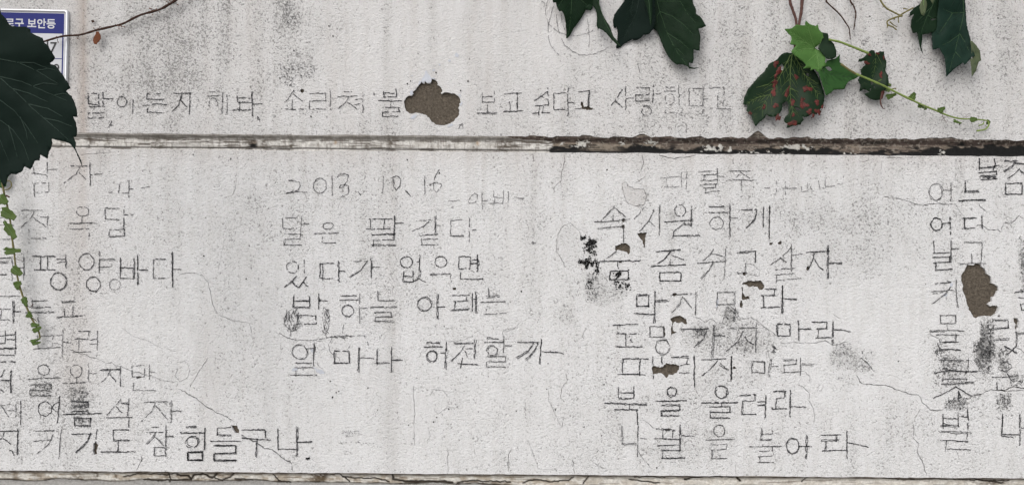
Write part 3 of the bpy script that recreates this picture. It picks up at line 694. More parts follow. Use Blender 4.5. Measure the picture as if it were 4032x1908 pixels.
def paint_upper(x, y, t):
    n1 = fbm(x/26, y/10, 101, 4); n2 = fbm(x/9, y/6, 103, 3); n3 = fbm(x/110, y/30, 107, 4); ln = fbm(x/70, y/3.2, 109, 3)
    white = np.zeros(x.shape+(3,)) + np.array((0.56, 0.545, 0.52))
    white = lerp(white, 0.5*sm(n1, 0.45, 0.7), (0.30, 0.28, 0.25))
    white = lerp(white, 0.85*sm(ln, 0.555, 0.63)*sm(n3, .3, .55), (0.085, 0.073, 0.062))
    white = lerp(white, 0.5*sm(fbm(x/5, y/26, 111, 3), 0.55, 0.72), (0.13, 0.11, 0.09))               # flaking lines along the groove
    for cx, w, a in ((236,14,.75),(346,12,.8),(420,7,.3),(620,22,.7),(700,10,.4),(985,26,.85),(1035,14,.8),(1144,12,.75),(1300,8,.4),(1390,10,.5),(1443,16,.75),(1538,18,.9),(1700,10,.35),(1869,16,.45),(1985,20,.85),(2000,60,.4)):
        white = lerp(white, a*np.exp(-((x-cx)/w)**2)*sm(n2, 0.25, 0.65), (0.075, 0.06, 0.045))
    for cx in (1318, 1880): white = lerp(white, 0.6*np.exp(-((x-cx)/6)**2)*sm(t, .2, .4)*sm(-t, -.7, -.4), (0.30, 0.16, 0.05))
    white = lerp(white, 0.80*sm(-t, -0.36, -0.22)*(0.6+0.6*n1), (0.20, 0.185, 0.165))   # dirt and shade under the upper lip, painted into the colour
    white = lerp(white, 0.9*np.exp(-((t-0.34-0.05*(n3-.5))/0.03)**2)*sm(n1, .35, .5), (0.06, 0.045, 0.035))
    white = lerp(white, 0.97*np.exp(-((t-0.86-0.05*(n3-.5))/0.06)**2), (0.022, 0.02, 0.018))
    mort = np.zeros(x.shape+(3,)) + np.array((0.145, 0.118, 0.098))
    mort = lerp(mort, sm(n3, 0.45, 0.62), (0.205, 0.172, 0.138))
    mort = lerp(mort, 0.85*sm(-t, -0.40, -0.30), (0.088, 0.066, 0.058))  # darker soffit band: the lip's shade painted into the mortar colour
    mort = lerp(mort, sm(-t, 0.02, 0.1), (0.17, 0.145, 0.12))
    mort = lerp(mort, 0.8*sm(ln, 0.56, 0.64), (0.03, 0.025, 0.022))
    mort = lerp(mort, 0.75*sm(n1, 0.52, 0.62), (0.045, 0.037, 0.032))
    mort = lerp(mort, 0.5*sm(n2, 0.62, 0.7), (0.30, 0.27, 0.23))
    blk = sm(t + 0.75*(n3-0.5) + 0.55*(n1-.5) + 0.28*sm(x, 3450, 3900), 0.60, 0.74)
    for cx, w in ((2240, 60), (2560, 110), (2800, 60)): blk = np.maximum(blk, sm(t+0.5*(n1-.5), 0.50, 0.66)*np.exp(-((x-cx)/w)**4))
    blk = blk*(1-0.8*np.exp(-((x-2370)/75.)**4)*sm(-t, -0.9, -0.8))
    mort = lerp(mort, np.clip(blk, 0, 1), (0.013, 0.013, 0.013))
    flake = np.zeros_like(x)
    for cx, w, t0, a in ((2290,34,.42,.9),(2215,22,.45,.5),(2455,20,.35,.5),(2565,30,.34,.55),(2800,40,.65,.75),(2842,10,.55,1.1),(2880,10,.72,.9),(3135,55,.50,.75),(3190,20,.62,.6),(3720,18,.75,.6),(2960,60,.9,.35),(3050,60,.88,.4),(3350,50,.85,.3)):
        flake = np.maximum(flake, a*np.exp(-((x-cx)/w)**2)*np.exp(-((t-t0)/.2)**2))
    fm = sm(flake + 1.1*(n2-0.5), 0.42, 0.5)
    mort = lerp(mort, fm, (0.46, 0.45, 0.42))
    edge = 2165 + 55*(n3-0.5) + 22*(n1-0.5) - 150*sm(-t, -.3, -.1)
    R = sm(x-edge, 0, 7)
    R = np.maximum(R, np.exp(-((x-992)/17)**4)*sm(t, .3, .4)*sm(-t, -.85, -.8))
    return white*(1-R[..., None]) + mort*R[..., None], 0.0016*(1-R) + 0.0014*fm*R

def paint_lower(x, y, t):
    n1 = fbm(x/26, y/10, 201, 4); n2 = fbm(x/9, y/6, 203, 3); n3 = fbm(x/110, y/30, 207, 4); ln = fbm(x/60, y/3.4, 209, 3)
    c = np.zeros(x.shape+(3,)) + np.array((0.57, 0.55, 0.51))
    c = lerp(c, 0.75*sm(n1, 0.40, 0.66)*(1-0.6*sm(x, 2000, 2600)), (0.30, 0.25, 0.19))
    c = lerp(c, 0.6*sm(ln, 0.62, 0.70), (0.13, 0.10, 0.075))
    for cx, w, a in ((40,30,.5),(130,20,.5),(300,22,.6),(372,8,.9),(448,6,.9),(360,40,.3),(650,30,.55),(780,60,.5),(860,60,.4),(1240,40,.7),(1265,26,1.0),(3900,90,.6)):
        c = lerp(c, a*np.exp(-((x-cx)/w)**2)*sm(n2, 0.35, 0.6), (0.085, 0.062, 0.042))
    c = lerp(c, 0.9*np.exp(-((x-1258)/22)**4)*np.exp(-((t-.5)/.2)**4), (0.10, 0.075, 0.048))
    c = lerp(c, 0.92*np.exp(-((t-0.07)/0.08)**2)*(0.55+0.9*n1), (0.06, 0.046, 0.037))  # shadow line below the panel edge, painted into the groove colour
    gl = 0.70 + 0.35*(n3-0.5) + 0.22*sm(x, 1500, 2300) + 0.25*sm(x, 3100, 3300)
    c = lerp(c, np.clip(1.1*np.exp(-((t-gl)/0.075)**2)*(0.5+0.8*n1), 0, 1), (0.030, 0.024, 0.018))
    c = lerp(c, sm(t-gl, 0.02, 0.06), (0.27, 0.265, 0.255))
    rel = 0.0*x
    CR_ = [[(480,1880),(530,1868),(600,1866),(650,1872),(700,1862)],[(690,1872),(735,1876),(745,1890),(760,1872),(795,1868),(830,1884),(850,1865)],[(745,1890),(700,1892),(600,1895),(560,1890)],
           [(660,1860),(662,1900)],[(840,1886),(870,1895),(900,1880),(920,1864)],[(920,1888),(990,1893)],[(1072,1868),(1090,1895),(1140,1902)],[(1300,1868),(1340,1866),(1348,1880),(1365,1890),(1372,1900)],
           [(1345,1880),(1420,1886),(1480,1885),(1530,1898)],[(1545,1868),(1548,1890),(1600,1898),(1700,1897),(1780,1902)],[(1800,1905),(1850,1893),(1900,1898),(2010,1900)],[(2060,1905),(2110,1890),(2170,1900),(2240,1893),(2260,1880)],
           [(2320,1875),(2310,1890),(2300,1908)],[(2500,1880),(2560,1875),(2620,1882)],[(2700,1890),(2745,1878),(2810,1874),(2900,1878),(2920,1895)],[(2810,1874),(2860,1872)],[(3180,1880),(3165,1900)],
           [(3480,1882),(3560,1890),(3700,1886),(3850,1892),(3980,1895)],[(3830,1880),(3880,1895),(3960,1905)],[(2480,1890),(2540,1900),(2600,1905)]]
    for i, pl in enumerate(CR_):
        pl = wobble(pl, 7, 2.5, i*2.3)
        dd = polydist(x, y, pl); w = 2.6 if i not in (14, 15, 1, 9) else 4.0
        k = sm(-dd, -w-1.5, -w+0.8)
        c = lerp(c, 0.97*k, (0.028, 0.022, 0.017)); rel = rel - 0.0015*k
    return c, rel

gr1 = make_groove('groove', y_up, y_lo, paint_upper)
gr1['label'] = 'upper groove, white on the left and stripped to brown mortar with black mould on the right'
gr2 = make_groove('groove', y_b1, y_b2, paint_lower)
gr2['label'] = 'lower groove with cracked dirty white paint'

# ------------------------------------------------------------------ handwriting
def ell(n=22):
    a0 = -1.7 + random.uniform(-.3, .3)
    return [(0.5+0.5*math.cos(a0+2*math.pi*i/n*1.03), 0.5+0.5*math.sin(a0+2*math.pi*i/n*1.03)) for i in range(n+1)]
def side(a, b, f): return [[(x*f, y) for x, y in s] for s in a] + [[(1-f + x*f, y) for x, y in s] for s in b]
def jamo(c):
    J = {
     'ㄱ': [[(0,0),(1,0),(1,1)]], 'ㄴ': [[(0,0),(0,1)],[(0,1),(1,1)]], 'ㄷ': [[(0,0),(1,0)],[(0,0),(0,1)],[(0,1),(1,1)]],
     'k': [[(0,0),(1,0)],[(1,0),(.72,.5),(0,1)]],
     'ㄹ': [[(0,0),(1,0)],[(1,0),(1,.48)],[(1,.5),(0,.5)],[(0,.5),(0,1)],[(0,1),(1,1)]],
     'ㅁ': [[(0,0),(0,1)],[(0,0),(1,0)],[(1,0),(1,1)],[(0,1),(1,1)]], 'ㅂ': [[(0,0),(0,1)],[(1,0),(1,1)],[(0,.5),(1,.5)],[(0,1),(1,1)]],
     'ㅅ': [[(.55,0),(.35,.5),(0,1)],[(.5,.35),(1,1)]], 'ㅈ': [[(0,0),(1,0)],[(.55,.03),(.4,.45),(0,1)],[(.5,.4),(1,1)]],
     'ㅊ': [[(.3,0),(.72,0)],[(0,.28),(1,.26)],[(.55,.3),(.4,.6),(0,1)],[(.5,.55),(1,1)]],
     'ㅋ': [[(0,0),(1,0)],[(1,0),(.75,.5),(0,1)],[(0,.45),(.8,.4)]], 'ㅌ': [[(0,0),(1,0)],[(0,.5),(1,.5)],[(0,0),(0,1)],[(0,1),(1,1)]],
     'ㅍ': [[(0,0),(1,0)],[(0,1),(1,1)],[(.35,0),(.35,1)],[(.68,0),(.68,1)]], 
     'ㅏ': [[(0,0),(0,1)],[(0,.5),(1,.5)]], 'ㅑ': [[(0,0),(0,1)],[(0,.4),(1,.38)],[(0,.72),(.7,.7)]], 'ㅓ': [[(1,0),(1,1)],[(0,.4),(1,.4)]], 'ㅕ': [[(1,0),(1,1)],[(0,.38),(1,.36)],[(0,.62),(1,.6)]],
     'ㅣ': [[(0,0),(1,1)]], 'ㅡ': [[(0,0),(1,1)]], 'ㅗ': [[(0,1),(1,1)],[(.5,0),(.5,1)]], 'ㅜ': [[(0,0),(1,0)],[(.5,0),(.5,1)]],
     'ㅐ': [[(0,0),(0,1)],[(1,0),(1,1)],[(0,.48),(1,.46)]],
    }
    if c == 'ㅇ': return [ell()]
    if c == 'ㅎ': return [[(.2,.0),(.9,.0)],[(0,.22),(1,.2)],[(.12+.76*x, .36+.64*y) for x, y in ell()]]
    if c == 'ㅆ': return side(J['ㅅ'], J['ㅅ'], .56)
    if c == 'ㄸ': return side(J['ㄷ'], J['ㄷ'], .52)
    return J[c]

def parse(view, spec):
    """'ㅁ x0 y0 x1 y1; / x y x y ...' -> strokes in photo pixels ('/': a plain polyline, '*': repeat heavily)"""
    out = []
    for tok in spec.split(';'):
        a = tok.split()
        if not a: continue
        h = 1
        c = a[0]
        if c.endswith('*'): h = 2; c = c[:-1]
        nums = list(map(float, a[1:]))
        if c == '/':
            out.append((T(view, list(zip(nums[0::2], nums[1::2]))), h))
        else:
            x0, y0, x1, y1 = nums
            for s in jamo(c):
                out.append((T(view, [(x0+(x1-x0)*u, y0+(y1-y0)*v) for u, v in s]), h))
    return out

def scrawl(strokes, w, gap, V3, F, jit=1.6):
    """dragged charcoal: a broken, ragged line that only catches the high points of the stucco"""
    for pts, h in strokes:
        for rep in range(h):
            off = (random.uniform(-1, 1)*(0.8 + 1.7*(h-1)), random.uniform(-1, 1)*(0.8 + 1.7*(h-1)))
            w_ = w*(0.84 if h > 1 else 0.95)
            p = [(x + off[0] + random.uniform(-1.6, 1.6), y + off[1] + random.uniform(-1.6, 1.6)) for x, y in pts]
            q = wobble(p, 3.6, jit, random.uniform(0, 90))
            n = len(q); prev = None
            ph = random.uniform(0, 99)
            for i in range(n):
                a, b = q[max(0, i-1)], q[min(n-1, i+1)]
                L = math.hypot(b[0]-a[0], b[1]-a[1]) or 1
                nx, ny = -(b[1]-a[1])/L, (b[0]-a[0])/L
                g = float(vnoise(q[i][0]*0.16+ph, q[i][1]*0.16, 71))
                press = 0.75 + 0.5*float(vnoise(i*0.06+ph, 3.3, 5))
                ok = g > gap*0.50
                if not ok: prev = None; continue
                w1 = w_*press*random.uniform(0.12, 0.80)*min(1, 0.5+g); w2 = w_*press*random.uniform(0.12, 0.80)*min(1, 0.5+g)
                k = len(V3)
                for sgn, ww in ((1, w1), (-1, w2)):
                    x, y, z = P(q[i][0]+nx*ww*sgn, q[i][1]+ny*ww*sgn)
                    V3.append((x, y - 0.0013, z))
                if prev is not None: F.append((prev, prev+1, k+1, k))
                prev = k
                # crumbs beside the line
                if random.random() < 0.2:
                    r = random.uniform(0.8, 1.9); cx, cy = q[i][0]+random.gauss(0, w*0.9), q[i][1]+random.gauss(0, w*0.9)
                    kk = len(V3)
                    for t in range(3):
                        an = t*2.09+random.uniform(0, 1)
                        x, y, z = P(cx+r*math.cos(an), cy+r*math.sin(an)); V3.append((x, y-0.0013, z))
                    F.append((kk, kk+1, kk+2))

def orient(V3, F):   # turn faces towards the street
    G = []
    for f in F:
        a, b, c = V3[f[0]], V3[f[1]], V3[f[2]]
        G.append(f if (b[0]-a[0])*(c[2]-a[2])-(b[2]-a[2])*(c[0]-a[0]) > 0 else tuple(reversed(f)))
    return G

def write_line(label, letters, mat='charcoal', w=3.6, gap=0.30, name='handwritten_line', piece='letter'):
    line = empty(name, parent=wall)
    line['label'] = label
    for view, spec in letters:
        V3, F = [], []
        pr = random.uniform(0.80, 1.18)          # pressure changes from letter to letter
        scrawl(parse(view, spec), w*pr, gap*(2.0-pr), V3, F)
        mm = 'charcoal_soft' if mat == 'charcoal' and (pr < 0.90) else mat
        if F: mesh_obj(piece, V3, orient(V3, F), M[mm], line)
    return line

write_line('first half of the line of writing above the groove', [
 ('A0', 'ㅁ 660 705 745 780;ㅏ 772 688 850 795;ㄹ 665 800 785 885'), ('A0', 'ㅇ 882 725 950 802;ㅣ 1000 712 996 858'),
 ('A0', 'ㄷ 1105 702 1230 745;/ 1070 792 1160 782 1250 780;ㄴ 1108 812 1235 846'), ('A0', '/ 1295 702 1435 698;/* 1365 712 1340 790 1290 836;/* 1355 752 1402 806;ㅣ 1430 692 1424 858'),
 ('A0', 'ㅎ 1555 688 1645 820;ㅐ 1667 690 1702 850'), ('A0', 'ㅂ 1785 700 1888 768;/ 1745 828 1905 825;/ 1800 765 1803 852;ㅏ 1893 688 1968 875'), ('A1', '/* 14 878 20 895 28 918'),
 ('A1', 'ㅅ 215 675 350 765;ㅗ 188 748 358 820'), ('A1', 'ㄹ 402 700 525 820;ㅣ 562 680 558 838'), ('A1', 'ㅊ 615 690 760 820;ㅕ 738 690 800 845'), ('A1', '/* 888 687 886 712'),
 ('A1', 'ㅂ 958 668 1052 728;ㅜ 912 757 1102 805;ㄹ 950 805 1075 875'), ('A0', '/ 815 985 820 945 842 912;/ 822 935 850 942'),
], gap=0.34)
write_line('second half of the line of writing above the groove, right of the bare patch', [
 ('A1', 'ㅂ 1697 682 1787 768;ㅗ* 1662 788 1810 850'), ('A1', '/ 1858 708 1993 698;/* 1962 700 1961 828;/* 1860 834 1998 828;/ 1905 760 1908 830'),
 ('A2', '/ 265 688 215 725 160 756;/ 210 720 268 750;ㅣ 272 660 270 795;/ 155 792 275 788;/ 150 852 290 846;/ 203 795 200 868;/ 232 790 230 855'), ('A2', 'ㄷ 315 700 400 822;ㅏ 418 657 468 882'),
 ('A2', '/ 482 692 585 686;/* 577 690 572 795;/ 470 818 520 818'), ('A2', '/ 828 665 790 735 728 800;/ 772 760 828 808;ㅏ 853 645 912 828'), ('A2', 'ㄹ 928 660 1030 758;ㅏ 1060 635 1120 770;ㅇ 975 795 1045 875'),
], gap=0.30)
write_line('fading end of the line of writing beside the blotched leaf', [
 ('A2', 'ㅎ 1138 657 1228 785;ㅏ 1252 640 1305 790;ㄴ 1145 825 1275 845'), ('A2', 'ㄷ 1325 665 1430 792;ㅏ 1432 637 1475 850'), ('A2', '/ 1478 662 1592 655;/ 1588 660 1580 800;/ 1540 712 1540 810;/ 1482 812 1638 818'),
], 'charcoal_soft', 3.2, 0.42)
write_line('looping pencil circles beneath the hanging ivy leaf', [
 ('LC', '/ 100 0 70 130 75 250 110 330 170 410 250 465 360 505 500 525 620 500 690 480 800 430'), ('LC', '/ 190 70 150 170 110 340 98 460 120 600 160 690 215 760 260 790'), ('LC', '/ 230 210 232 340 262 485'),
 ('LC', '/ 290 195 310 340 345 440'), ('LC', '/ 290 565 340 650 440 740 560 790 670 805 800 785 900 740 970 690'), ('LC', '/ 665 230 690 370 690 480 697 590 690 700'), ('LC', '/ 1395 910 1435 1055'),
 ('A1', '/ 1518 965 1530 935 1545 918 1551 960;/ 1522 936 1547 941'), ('A3', '/ 700 330 705 305 735 305 725 325 695 328;/ 735 315 765 310'), ('LC', '/ 0 40 30 30 60 60 40 110'),
], 'charcoal_soft', 1.9, 0.16, 'pencil_doodle', 'pencil_stroke')

write_line('top line of writing beneath the big dark leaf', [
 ('B0', '/ 252 70 257 165;/ 240 155 350 166;/ 356 70 358 185;/ 360 126 432 125;ㅁ 257 232 365 300;/ 260 298 263 335'), ('B0', '/ 528 106 655 101;/ 600 110 570 165 480 232;/ 590 145 645 205;ㅏ 680 78 762 250'),
 ('B0', '/ 795 297 845 293;ㄴ 893 235 968 302;ㅏ 968 212 1032 340;/ 1060 267 1125 258'),
], gap=0.30)
write_line('second line of writing in the left-hand verse', [
 ('R2', '/ 0 507 35 507;/ 0 576 130 580;/ 0 705 92 706'), ('B0', 'ㅈ 157 435 345 560;/ 300 482 360 480;/ 362 422 358 552;ㄴ 222 578 355 643'), ('B0', 'ㅇ 572 405 668 475;/ 615 480 615 530;/* 520 531 715 527;/ 525 577 672 573 666 655'),
 ('B0', 'ㄷ 790 418 900 503;/ 932 405 928 600;/ 935 466 1002 464;ㅁ 822 578 938 628'),
], gap=0.32)
write_line('heavily scored line of writing halfway down the left-hand verse', [
 ('B0', '/* 0 792 95 786;/* 0 824 60 822;/* 0 912 50 912;ㅐ 92 780 182 958'), ('B0', 'ㅍ* 247 780 415 876;ㅕ 430 760 498 865;ㅇ* 380 903 500 1033'), ('B0', 'ㅇ* 590 757 702 880;ㅑ* 742 742 862 905;ㅇ* 650 930 755 1038;/* 670 1035 735 1042'),
 ('B0', 'ㅂ* 903 790 1003 943;ㅏ* 1037 770 1110 990'), ('B0', 'ㄷ* 1153 800 1243 942;ㅏ* 1298 740 1365 1012;/* 1296 745 1300 1000'),
], gap=0.24)
write_line('faint small ring drawn under the left-hand verse', [('B0', 'ㅇ 820 950 905 1027')], 'charcoal_faint', 2.4, 0.2, 'pencil_doodle', 'pencil_stroke')
write_line('fourth line of writing in the left-hand verse', [
 ('R1', '/ 0 374 135 376;/ 16 385 14 490;/ 0 506 130 509;ㅏ* 175 268 272 545'), ('R1', '/* 400 264 600 261;/ 412 245 405 350;/* 388 355 636 345;/* 325 419 682 406;/ 487 432 487 582'), ('R1', '/* 770 278 955 268;/ 934 272 922 440;/ 820 365 820 470;/* 712 478 820 468 1068 452'), ('R1', '/ 0 212 265 210'),
], gap=0.28)
write_line('fifth line of writing in the left-hand verse', [
 ('R1', '/ 0 706 200 690;/ 76 640 74 800;/ 196 652 196 860;/ 95 760 196 757;/ 0 802 70 802;/* 0 872 205 866;/ 186 870 184 940;/ 0 952 190 944;/* 0 1042 100 1026 195 1044'), ('R1', '/ 465 708 700 703 790 690;/ 670 702 664 842;/* 425 874 765 854;/ 480 705 478 860;/ 800 625 780 980;/* 785 785 895 790'),
 ('R1', '/* 990 655 1145 656;/ 1128 655 1118 745;/* 950 748 1125 746;/ 1000 752 990 910;/* 930 914 1148 907;/ 1243 645 1225 970;/ 1125 756 1235 752;/ 1112 808 1225 812'),
], gap=0.28)
write_line('sixth line of writing in the left-hand verse, crossed by a crack', [
 ('R8', '/ 45 225 25 275 0 305;/* 20 328 100 325;/* 106 232 104 330 104 450;/ 0 412 40 445'), ('R8', 'ㅇ* 362 185 475 282;/* 272 316 400 306 570 300;ㄹ* 290 375 490 475;/ 430 325 430 355'), ('R8', 'ㅇ 678 183 788 300;/ 735 300 734 360;/* 605 362 825 355;ㅏ 850 170 935 345'),
 ('C0', '/* 750 354 900 350;/ 825 358 800 410 735 466;/ 828 385 872 438;ㅣ 907 330 905 478'), ('C0', 'ㅁ 990 325 1085 408;ㅏ 1122 310 1180 430;ㄴ 1000 450 1168 508'),
], gap=0.29)
write_line('seventh line of writing in the left-hand verse', [
 ('R8', '/ 0 572 110 557;/ 15 575 60 640 95 692;/ 70 615 150 618;/ 155 555 152 682;/* 197 528 192 760'), ('R8', 'ㅇ 370 535 500 672;/ 575 478 555 742;/ 500 595 530 560 572 535;/ 500 595 545 632'),
 ('R8', '/* 690 532 850 540;/* 690 580 850 576;/* 700 618 850 632;/ 848 530 850 580;/* 610 656 975 645;ㅁ* 715 690 875 765'), ('C0', '/ 905 570 865 625 797 695;/ 865 625 914 676;/* 910 606 965 604;/ 967 565 955 698;/* 798 717 990 714;/ 968 715 965 785'),
 ('C0', '/* 1082 596 1260 592;/ 1168 600 1140 660 1065 740;/* 1170 625 1255 724;ㅏ* 1282 580 1355 750'),
], gap=0.30)
write_line('bottom line of writing in the left-hand verse', [
 ('R8', '/* 0 820 172 815;/ 40 830 25 870 0 902;/ 30 890 105 945;/* 172 795 165 1040;/* 90 1000 125 1010 132 1055'), ('R8', '/* 340 820 525 815;/ 512 840 470 940 352 1035;/ 325 911 500 895;/ 597 795 580 900 567 1078'), ('R8', '/ 690 845 880 840;/* 880 838 830 930 730 1022;/ 930 800 920 935'),
 ('C0', 'ㄷ* 850 805 972 884;ㅗ* 757 892 1020 970'), ('C0', 'ㅊ* 1097 782 1230 915;ㅏ* 1245 770 1302 930;ㅁ* 1157 938 1245 998'), ('C0', '/* 1395 782 1475 780;/* 1355 828 1537 827;ㅇ* 1397 855 1490 935;ㅣ* 1537 790 1530 960;ㅁ* 1410 968 1520 1032;ㅁ* 1411 967 1519 1031'),
 ('C0', 'ㄷ* 1630 790 1735 845;/* 1578 887 1810 885;ㄹ* 1607 922 1772 1033;ㄹ* 1607 922 1772 1033'), ('C0', 'ㄱ* 1815 802 1988 866;/* 1815 862 2035 876;/* 1928 880 1922 1010'), ('C1', 'ㄴ* 168 795 300 953;ㅏ* 308 780 420 1008'), ('C1', '/* 370 1022 400 1010 385 1030;/* 372 1015 402 1016'),
], gap=0.22)

write_line('the date 2013, 10, 16 at the head of the middle verse', [
 ('B1', '/ 240 212 285 208 322 228 331 255 312 285 225 311;/ 225 305 290 296 382 295'), ('B1', 'ㅇ 433 195 527 308'), ('B1', '/ 570 172 572 325'),
 ('B1', '/ 608 185 625 165 665 155 693 173 688 212 665 238 635 243 622 262 640 266 668 246 690 246 699 278 688 312 640 335'), ('B1', '/ 765 297 777 306 783 326'), ('B1', '/ 957 175 950 312'), ('B1', '/ 1010 190 1055 173 1082 195 1080 245 1055 282 1035 258 1028 190'), ('B1', '/* 1120 282 1135 302 1152 322'),
 ('B1', '/ 1270 180 1267 308'), ('B1', '/ 1378 127 1348 165 1332 230 1336 280 1355 301 1385 270 1393 235 1362 222 1325 232 1300 247'),
], w=2.9, gap=0.13)
write_line('signature with dashes beneath the date', [('B1', '/ 1440 365 1530 360'), ('B1', '/ 1640 305 1605 335 1588 370 1600 384 1640 380 1663 352 1660 318 1635 303;ㅏ 1695 295 1748 425'), ('B1', '/ 1783 285 1780 335;/ 1780 336 1850 342;/ 1855 285 1850 388;/ 1755 380 1860 378;/ 1785 340 1782 392;ㅣ 1893 290 1890 405'), ('B2', '/ 18 338 55 343 92 341')], w=2.7, gap=0.25)
write_line('first line of the middle verse under the date', [
 ('B1', 'ㄷ 200 492 310 568;/ 340 478 336 660;/ 342 533 398 531;/ 205 611 352 613;/ 215 652 338 648;/* 213 652 212 698;/ 212 692 345 692'), ('B1', 'ㅇ 500 525 580 574;/ 435 612 620 603;ㄴ 496 630 600 676'), ('B1', '/ 845 502 1025 496;/ 855 500 855 572;/ 962 500 960 578;/ 825 573 1010 573;/* 1040 475 1036 660;/ 1042 532 1108 528;/* 868 622 1050 612;/ 875 656 1035 655;/ 880 655 880 700;/* 865 695 1052 690'),
 ('B1', '/ 1205 510 1312 505;/ 1312 506 1260 555 1172 590;/* 1350 470 1348 600;/ 1352 544 1406 542;/* 1230 624 1370 616;/ 1245 652 1365 648;/* 1240 650 1240 700;/ 1238 693 1372 692'), ('B1', 'ㄷ 1460 506 1558 628;/ 1440 628 1560 622;/ 1602 490 1600 675;/ 1602 583 1650 580'),
], gap=0.28)
write_line('second line of the middle verse', [
 ('B1', 'ㅇ 233 815 318 905;ㅣ 365 803 364 905;/* 310 925 270 965 215 1008;/* 270 965 318 1010;/* 375 930 350 970 318 1012;/ 350 965 395 998'), ('B1', 'ㄷ 478 831 580 942;/ 500 832 500 965;ㅏ* 622 815 672 968'), ('B1', '/ 728 815 838 812;/* 838 815 790 885 705 932;/* 868 790 866 945;/ 870 864 928 858'),
 ('B1', 'ㅇ* 1080 782 1170 863;/ 1170 820 1225 818;/* 1225 765 1222 890;ㅂ* 1105 890 1175 968;/* 1238 885 1215 940 1150 978;/ 1205 935 1272 972'), ('B1', 'ㅇ* 1343 780 1433 860;/* 1305 914 1465 908;/ 1463 912 1461 970'), ('B1', 'ㅁ 1520 782 1605 870;/* 1660 765 1658 895;/ 1600 808 1660 802;/* 1600 834 1660 830;/ 1660 790 1672 845;ㄴ 1537 902 1705 950'),
], gap=0.28)
write_line('third line of the middle verse, with a scribbled figure under its first word', [
 ('R3', 'ㅂ* 152 172 322 292;ㅏ* 412 145 508 305;ㅁ 192 376 390 468'), ('R3', '/* 655 178 820 172;/* 640 217 838 213;ㅇ* 660 265 785 383;ㅏ 850 145 940 458'), ('R3', 'ㄴ* 1048 120 1210 218;/* 965 298 1000 290 1245 291;/* 1005 347 1190 342;/ 1185 345 1185 388;/* 1015 390 1190 386;/* 1015 390 1012 440;/* 1005 440 1205 438'),
 ('R3', 'ㅇ* 1460 185 1608 330;ㅏ* 1670 150 1750 415'), ('R3', '/ 1820 172 2010 165;/ 1985 175 1978 222;/ 1840 230 2000 222;/* 1860 230 1855 320;/* 1810 330 2005 315;/* 2042 135 2042 330;/* 2082 130 2082 358;/ 2045 205 2080 205'), ('R3', '/* 2213 95 2215 178;/* 2185 182 2325 170;/* 2125 237 2390 226;/ 2200 275 2185 335;/ 2160 362 2400 350'),
], gap=0.26)
write_line('last line of the middle verse', [
 ('R3', 'ㅇ* 135 685 295 838;/* 280 735 360 730;/* 366 670 355 910;/* 175 882 350 878;/* 165 930 355 926;/ 175 960 178 1020;/* 115 1012 395 1008'), ('R3', 'ㅁ* 580 760 740 885;/* 848 715 838 968;/ 845 825 1000 828'), ('R3', '/* 1033 728 1030 895;/* 1010 880 1170 872;ㅏ* 1182 705 1300 990'),
 ('R3', '/* 1555 667 1705 662;/* 1525 708 1720 705;ㅇ* 1560 748 1668 868;/* 1765 655 1752 938;/* 1702 766 1762 762'), ('R3', '/* 1845 672 2048 668;/* 1950 690 1900 770 1815 852;/ 1955 745 1985 815;/* 2070 632 2058 830;/ 1965 732 2040 733;/* 1930 820 1915 930;/* 1885 888 2100 892'),
 ('R3', '/* 2190 612 2320 624;/* 2165 658 2380 655;ㅇ* 2195 695 2305 798;/* 2375 595 2370 775;/* 2380 700 2460 702;ㄹ* 2192 808 2388 918'), ('C2', '/* 42 150 200 150;/* 165 152 120 215 32 264;/* 195 155 160 225 105 280;/* 224 120 212 310;/* 224 214 330 222 385 232'),
], gap=0.26)

def hatch(view, cx, cy, rx, ry, n, ang, ln):
    out = []
    for _ in range(n):
        a = random.uniform(0, 6.283); r = math.sqrt(random.random())
        x, y = cx + rx*r*math.cos(a), cy + ry*r*math.sin(a); t = ang + random.gauss(0, .35); l = ln*random.uniform(.5, 1.3)
        out.append('/ %g %g %g %g' % (x-l*math.cos(t)/2, y-l*math.sin(t)/2, x+l*math.cos(t)/2, y+l*math.sin(t)/2))
    return (view, ';'.join(out))
write_line('scribbled leafy wreath under the middle verse', [
 hatch('R3', 135, 420, 90, 115, 46, 1.7, 70), ('R3', '/ 140 310 80 350 50 420 70 490 125 540 190 520 225 480'), ('R3', '/ 475 290 455 350 470 450 490 560 480 590;/ 475 290 520 340 535 420 515 520 490 585;/ 440 495 460 550 490 580;/ 525 515 505 570'), hatch('R3', 495, 400, 28, 90, 14, 1.6, 60), hatch('R3', 485, 530, 35, 40, 8, 1.2, 40),
 ('R3', '/ 0 565 90 612 180 635 360 635 480 612 600 605 800 590 900 590 930 640 945 720;/ 120 540 125 600;/ 490 590 500 620 570 600'), hatch('R3', 650, 605, 150, 18, 14, 0.2, 60), ('R3', '/ 675 470 665 550 668 600'), ('R3', '/ 560 620 525 680 535 760 580 800;/ 740 700 720 720'), ('R3', '/ 585 815 610 810 635 830 640 860;/ 600 770 600 800'),
], 'charcoal_soft', 2.0, 0.34, 'pencil_doodle', 'pencil_stroke')
